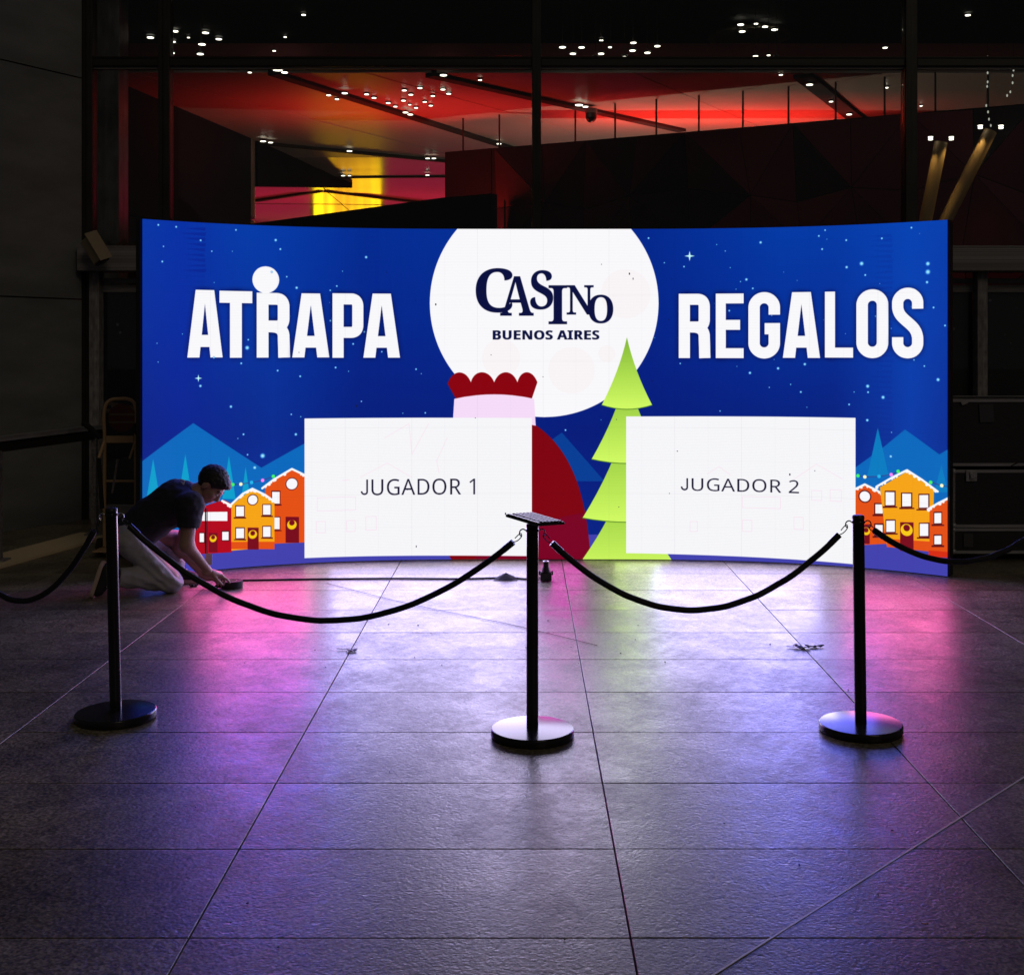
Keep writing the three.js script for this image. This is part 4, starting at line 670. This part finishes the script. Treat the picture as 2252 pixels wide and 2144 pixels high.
{ // hung bulkhead with faceted maroon cladding
  const A = [-0.93, -15.5], B = [5.7, -12.02], P = (k) => [A[0] + (B[0] - A[0]) * k, A[1] + (B[1] - A[1]) * k];
  const t = thing('bulkhead', 'dark hung bulkhead with maroon faceted panels, right half of the lobby', 'bulkhead', V(0, 0, 0));
  part('core', slab(P(0.088), B, 0, 3.99, 0.1), M.soot, t); part('end_drum', slab(A, P(0.087), 3.43, 3.99, 0.12), M.soot, t);
  const u = V(B[0] - A[0], 0, B[1] - A[1]).normalize(), n = V(-u.z, 0, u.x); if (n.z < 0) n.negate();
  const cols = 11, ys = [1.9, 2.6, 3.25, 3.97], L = Math.hypot(B[0] - A[0], B[1] - A[1]), k0 = 0.1, grid = [];
  for (let j = 0; j < 4; j++) { grid.push([]); for (let i = 0; i <= cols; i++) { const k = k0 + (0.99 - k0) * i / cols + (i && i < cols && j && j < 3 ? R(-0.022, 0.022) : 0), q = P(k), off = 0.07 + ((i + j) % 2 ? 0.06 : 0) + R(0, 0.05); grid[j].push(V(q[0] + n.x * off, ys[j] + (j && j < 3 ? R(-0.16, 0.16) : 0), q[1] + n.z * off)); } }
  const tri = (a, b, c, m) => { const ce = a.clone().add(b).add(c).divideScalar(3), g = new THREE.BufferGeometry(), s = [a, b, c].map((p) => p.clone().lerp(ce, 0.02)), bk = s.map((p) => p.clone().addScaledVector(n, -0.05)), f = [s[0], s[1], s[2], bk[0], bk[2], bk[1]]; for (let i = 0; i < 3; i++) { const j = (i + 1) % 3; f.push(s[i], bk[i], bk[j], s[i], bk[j], s[j]); } g.setAttribute('position', new THREE.Float32BufferAttribute(f.flatMap((p) => [p.x, p.y, p.z]), 3)); g.setAttribute('uv', new THREE.Float32BufferAttribute(f.flatMap((p) => [p.x, p.y]), 2)); g.computeVertexNormals(); part('facet', g, m, t); };
  for (let j = 0; j < 3; j++) for (let i = 0; i < cols; i++) { const [a, b, c, d] = [grid[j][i], grid[j][i + 1], grid[j + 1][i + 1], grid[j + 1][i]], m = () => (rnd() < 0.2 ? M.maroonDark : i + rnd() * 1.5 < 4.5 ? M.navy : M.maroon); (i + j) % 2 ? (tri(a, b, c, m()), tri(a, c, d, m())) : (tri(a, b, d, m()), tri(b, c, d, m())); }
  for (let i = 0; i < 15; i++) { const q = P(0.03 + i * 0.068); part('hanger_rod', rod(V(q[0], 3.98, q[1]), V(q[0], HC, q[1]), 0.011, 8), M.dark, t); }
}
for (const [x0, y0, x1, y1, I, label] of [[4.06, 3.57, 3.35, 0, 1.5, 'slanted tan column by the right mullion, lit from its top'], [4.54, 3.68, 2.7, 0, 1.3, 'slanted tan column at the right edge, lit from its top']]) {
  const z = -12.12, t = solo('slanted_column', rod(V(x0, y0, z), V(x0 + (x1 - x0) * 0.45, y0 * 0.55, z), 0.062, 28), mat(0.26, 0.17, 0.08, 0.5), label, 'column', 'slanted lit columns');
  for (const s of [-1, 1]) { const o = solo('column_lamp', [cyl(0.021, 0.021, 0.01, 16), cyl(0.024, 0.016, 0.02, 16).translate(0, 0.016, 0)], M.lampWhite, (s < 0 ? 'left' : 'right') + ' one of the two lamps heading the ' + (x0 < 4.2 ? 'slanted column by the right mullion' : 'slanted column at the right edge'), 'lamp'); o.position.set(x0 + s * 0.1 - 0.02, y0 + 0.02, z + 0.06); const l = new THREE.SpotLight(C(1, 0.68, 0.25), I * 0.33, 4, 0.55, 0.6, 2); l.position.set(x0 + s * 0.1 - 0.02, y0 + 0.0, z + 0.09); l.target.position.set(x0 - 0.2, y0 - 1.2, z); l.castShadow = true; scene.add(l, l.target); }
}
solo('cladding_column', box(0.3, 6, 0.3, -4.06, 3, -12.25, 0.01), mat(0.3, 0.3, 0.3, 0.3, { map: metalTex, metalness: 0.4 }), 'grey metal clad column just inside the left pane', 'column');
{ // dome camera on the track
  const p = at(1300, 238, 14.6), t = thing('dome_camera', 'small black dome camera hanging from the ceiling track right of the centre mullion', 'dome camera', V(p.x, HC - 0.035, p.z));
  part('mount', cyl(0.075, 0.07, 0.05).translate(0, -0.025, 0), M.frameGrey, t); part('dome', new THREE.SphereGeometry(0.062, 24, 16, 0, 7, Math.PI / 2, Math.PI / 2).translate(0, -0.1, 0), M.blackGloss, t); part('housing', cyl(0.062, 0.066, 0.05).translate(0, -0.076, 0), M.black, t);
}
{ const p = at(1662, 84, 14), t = thing('ceiling_dish', 'shallow dark round dish on the high ceiling, with lamps under it', 'ceiling dish', V(p.x, 5.19, p.z - 0.4)); part('dish', lathe([[0.0001, 0.0], [0.42, -0.012], [0.46, -0.05], [0.47, -0.05], [0.475, 0], [0.0001, 0.006]]), mat(0.5, 0.44, 0.3, 0.5), t); }
// small ceiling spotlights: one housing with a glowing lens each
const lamp0 = thing('ceiling_spotlight', '', 'spotlight', V(0, 0, 0), 'small white spotlights of the lobby ceiling');
part('housing', lathe([[0.045, 0], [0.05, -0.004], [0.05, -0.02], [0.036, -0.022]], 20), M.lampHousing, lamp0); part('lens', cyl(0.038, 0.038, 0.01, 20).translate(0, -0.024, 0), M.lampWhite, lamp0);
let firstLamp = true;
const hung = [];
const ORD = ['leftmost', 'second', 'third', 'fourth', 'fifth', 'sixth', 'seventh', 'eighth', 'ninth', 'tenth', '11th', '12th', '13th', '14th', '15th', '16th', '17th', '18th', '19th', '20th', '21st', '22nd', '23rd', '24th'];
function lamps(H, label, list, k = 1) { list.sort((a, b) => a[0] - b[0]); let n = 0; const named = () => label.replace('small white spotlight', '').replace('tiny white spotlight', '').replace('lone ', '').trim().replace(/^/, (n++, ORD[n - 1] + (n > 1 ? ' from left' : '') + ' of the white spotlights ')); for (const [X, Y, s = 1] of list) { const d = 2750 * (H - 0.03 - EYE) / (758 - Y), o = firstLamp ? lamp0 : copy(lamp0); firstLamp = false; if (H > 5 && Y > 94) { hung.push([o, X, Y, s * k]); o.userData.label = named(); continue; } o.position.set((X - 1149) / 2750 * d, H, -d); o.scale.set(s * k * 0.82, 0.8, s * k * 0.82); o.userData.label = named(); } }
const LA = (l) => l.map(([x, y, s]) => [x * 0.3856, y * 0.3856, s]), LB = (l) => l.map(([x, y, s]) => [700 + x * 0.4059, y * 0.4059, s]), LC = (l) => l.map(([x, y, s]) => [1450 + x * 0.4069, y * 0.4069, s]);
lamps(5.19, 'small white spotlight in the upper ceiling over the left pane', LA([[514, 250, 0.7], [516, 306, 0.8], [590, 287], [856, 219, 1.2], [995, 183, 1.2], [980, 243, 1.2], [1170, 192, 1.2], [1150, 253, 1.2], [1246, 228, 1.1], [975, 302, 1.1], [1140, 308, 1.1], [1073, 219, 0.5]]));
lamps(5.19, 'tiny white spotlight in the upper ceiling left of the centre mullion', LA([[1730, 90, 0.8], [1625, 216, 0.6], [1562, 290, 0.6]]), 0.9);
lamps(5.19, 'small white spotlight in the upper ceiling right of the centre mullion', LB([[1323, 256, 1.1], [1427, 257], [1380, 291], [1534, 223, 0.7], [1581, 256, 0.6], [1533, 291], [1503, 312], [1708, 232], [1703, 274], [1658, 309], [1784, 286], [1838, 250]]));
lamps(5.15, 'small white spotlight beneath the round ceiling dish', LC([[441, 138, 1.1], [449, 175, 1.1], [524, 133, 0.7], [573, 149], [624, 165, 1.1], [521, 304, 0.9], [592, 299, 0.6], [634, 310, 0.9], [685, 321, 0.9]]));
lamps(5.19, 'lone small white spotlight in the upper ceiling towards the right mullion', LC([[1222, 258, 0.8], [1670, 87, 0.9]]));
lamps(HC - 0.035, 'small white spotlight set in a dark ceiling track', [...LA([[1583, 404, 1.5], [1622, 419], [1499, 810, 1.2], [1542, 817]]), ...LB([[678, 413, 1.1], [142, 510, 1], [472, 614], [498, 625, 1], [979, 783], [592, 862], [626, 862], [168, 822, 1.2], [134, 955], [168, 955, 0.8], [591, 952], [1413, 574, 1.4], [1448, 583]]), ...LC([[814, 463, 1.1], [930, 554, 0.7], [1028, 623]])]);
lamps(HC, 'small white spotlight in the cluster on the red ceiling', [...LA([[1423, 419, 0.6], [1874, 548, 0.8], [1921, 571, 0.7]]), ...LB([[55, 521, 0.8], [100, 542, 0.7], [221, 548, 0.8], [261, 516, 0.8], [301, 535, 0.8], [378, 563, 0.8], [417, 582, 0.7], [465, 495, 0.8], [501, 518, 0.8], [550, 482, 0.8], [461, 550, 0.8], [495, 572, 0.5], [529, 589, 0.7], [576, 557, 0.7], [609, 577, 0.7], [620, 525, 0.7], [675, 490, 0.8], [706, 513, 0.8], [876, 439, 0.6]])]);
lamps(HC, 'small white spotlight on the beige ceiling at right', LC([[658, 410, 0.6], [1230, 479, 0.6], [1417, 577, 0.5]]));
for (const [o, X, Y, s] of hung) { o.position.copy(at(X, Y, 12.35)); o.position.y += 0.02; o.scale.set(s * 0.75, 0.8, s * 0.75); part('stem', cyl(0.004, 0.004, 1, 6).translate(0, 0.5, 0), M.blackMatte, o).scale.y = (5.2 - o.position.y) / 0.8; }
for (const [pts, label] of [[[[2173, 144], [2173, 160], [2173, 180], [2172, 190], [2170, 232], [2174, 246], [2176, 262], [2180, 276]], 'faint string of tiny lights hanging by the slanted column at the right edge'], [[[2230, 154], [2228, 166], [2228, 182], [2223, 202], [2216, 210]], 'faint short string of tiny lights nearest the right edge']]) {
  const o = at(...pts[0], 11.95), t = thing('light_string', label, 'light string', o); part('wire', tube([V(0, 0.25, 0), ...pts.map(([x, y]) => at(x, y, 11.95).sub(o))], 0.002, 40, 5), M.blackMatte, t);
  for (const [x, y] of pts) part('bulb', new THREE.SphereGeometry(0.008, 8, 6).scale(1, 1.7, 1).translate(...at(x, y, 11.94).sub(o).toArray()), mat(0.1, 0.1, 0.1, 0.5, { emissive: C(0.6, 0.6, 0.5), emissiveIntensity: 0.8 }), t);
}
{ // general lobby light from a hidden hanging lamp
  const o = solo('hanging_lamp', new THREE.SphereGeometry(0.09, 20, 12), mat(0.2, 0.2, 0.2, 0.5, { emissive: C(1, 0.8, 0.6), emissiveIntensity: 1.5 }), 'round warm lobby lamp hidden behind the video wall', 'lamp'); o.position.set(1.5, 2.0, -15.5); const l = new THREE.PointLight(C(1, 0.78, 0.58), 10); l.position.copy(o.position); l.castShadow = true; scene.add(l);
}

renderer.render(scene, camera);
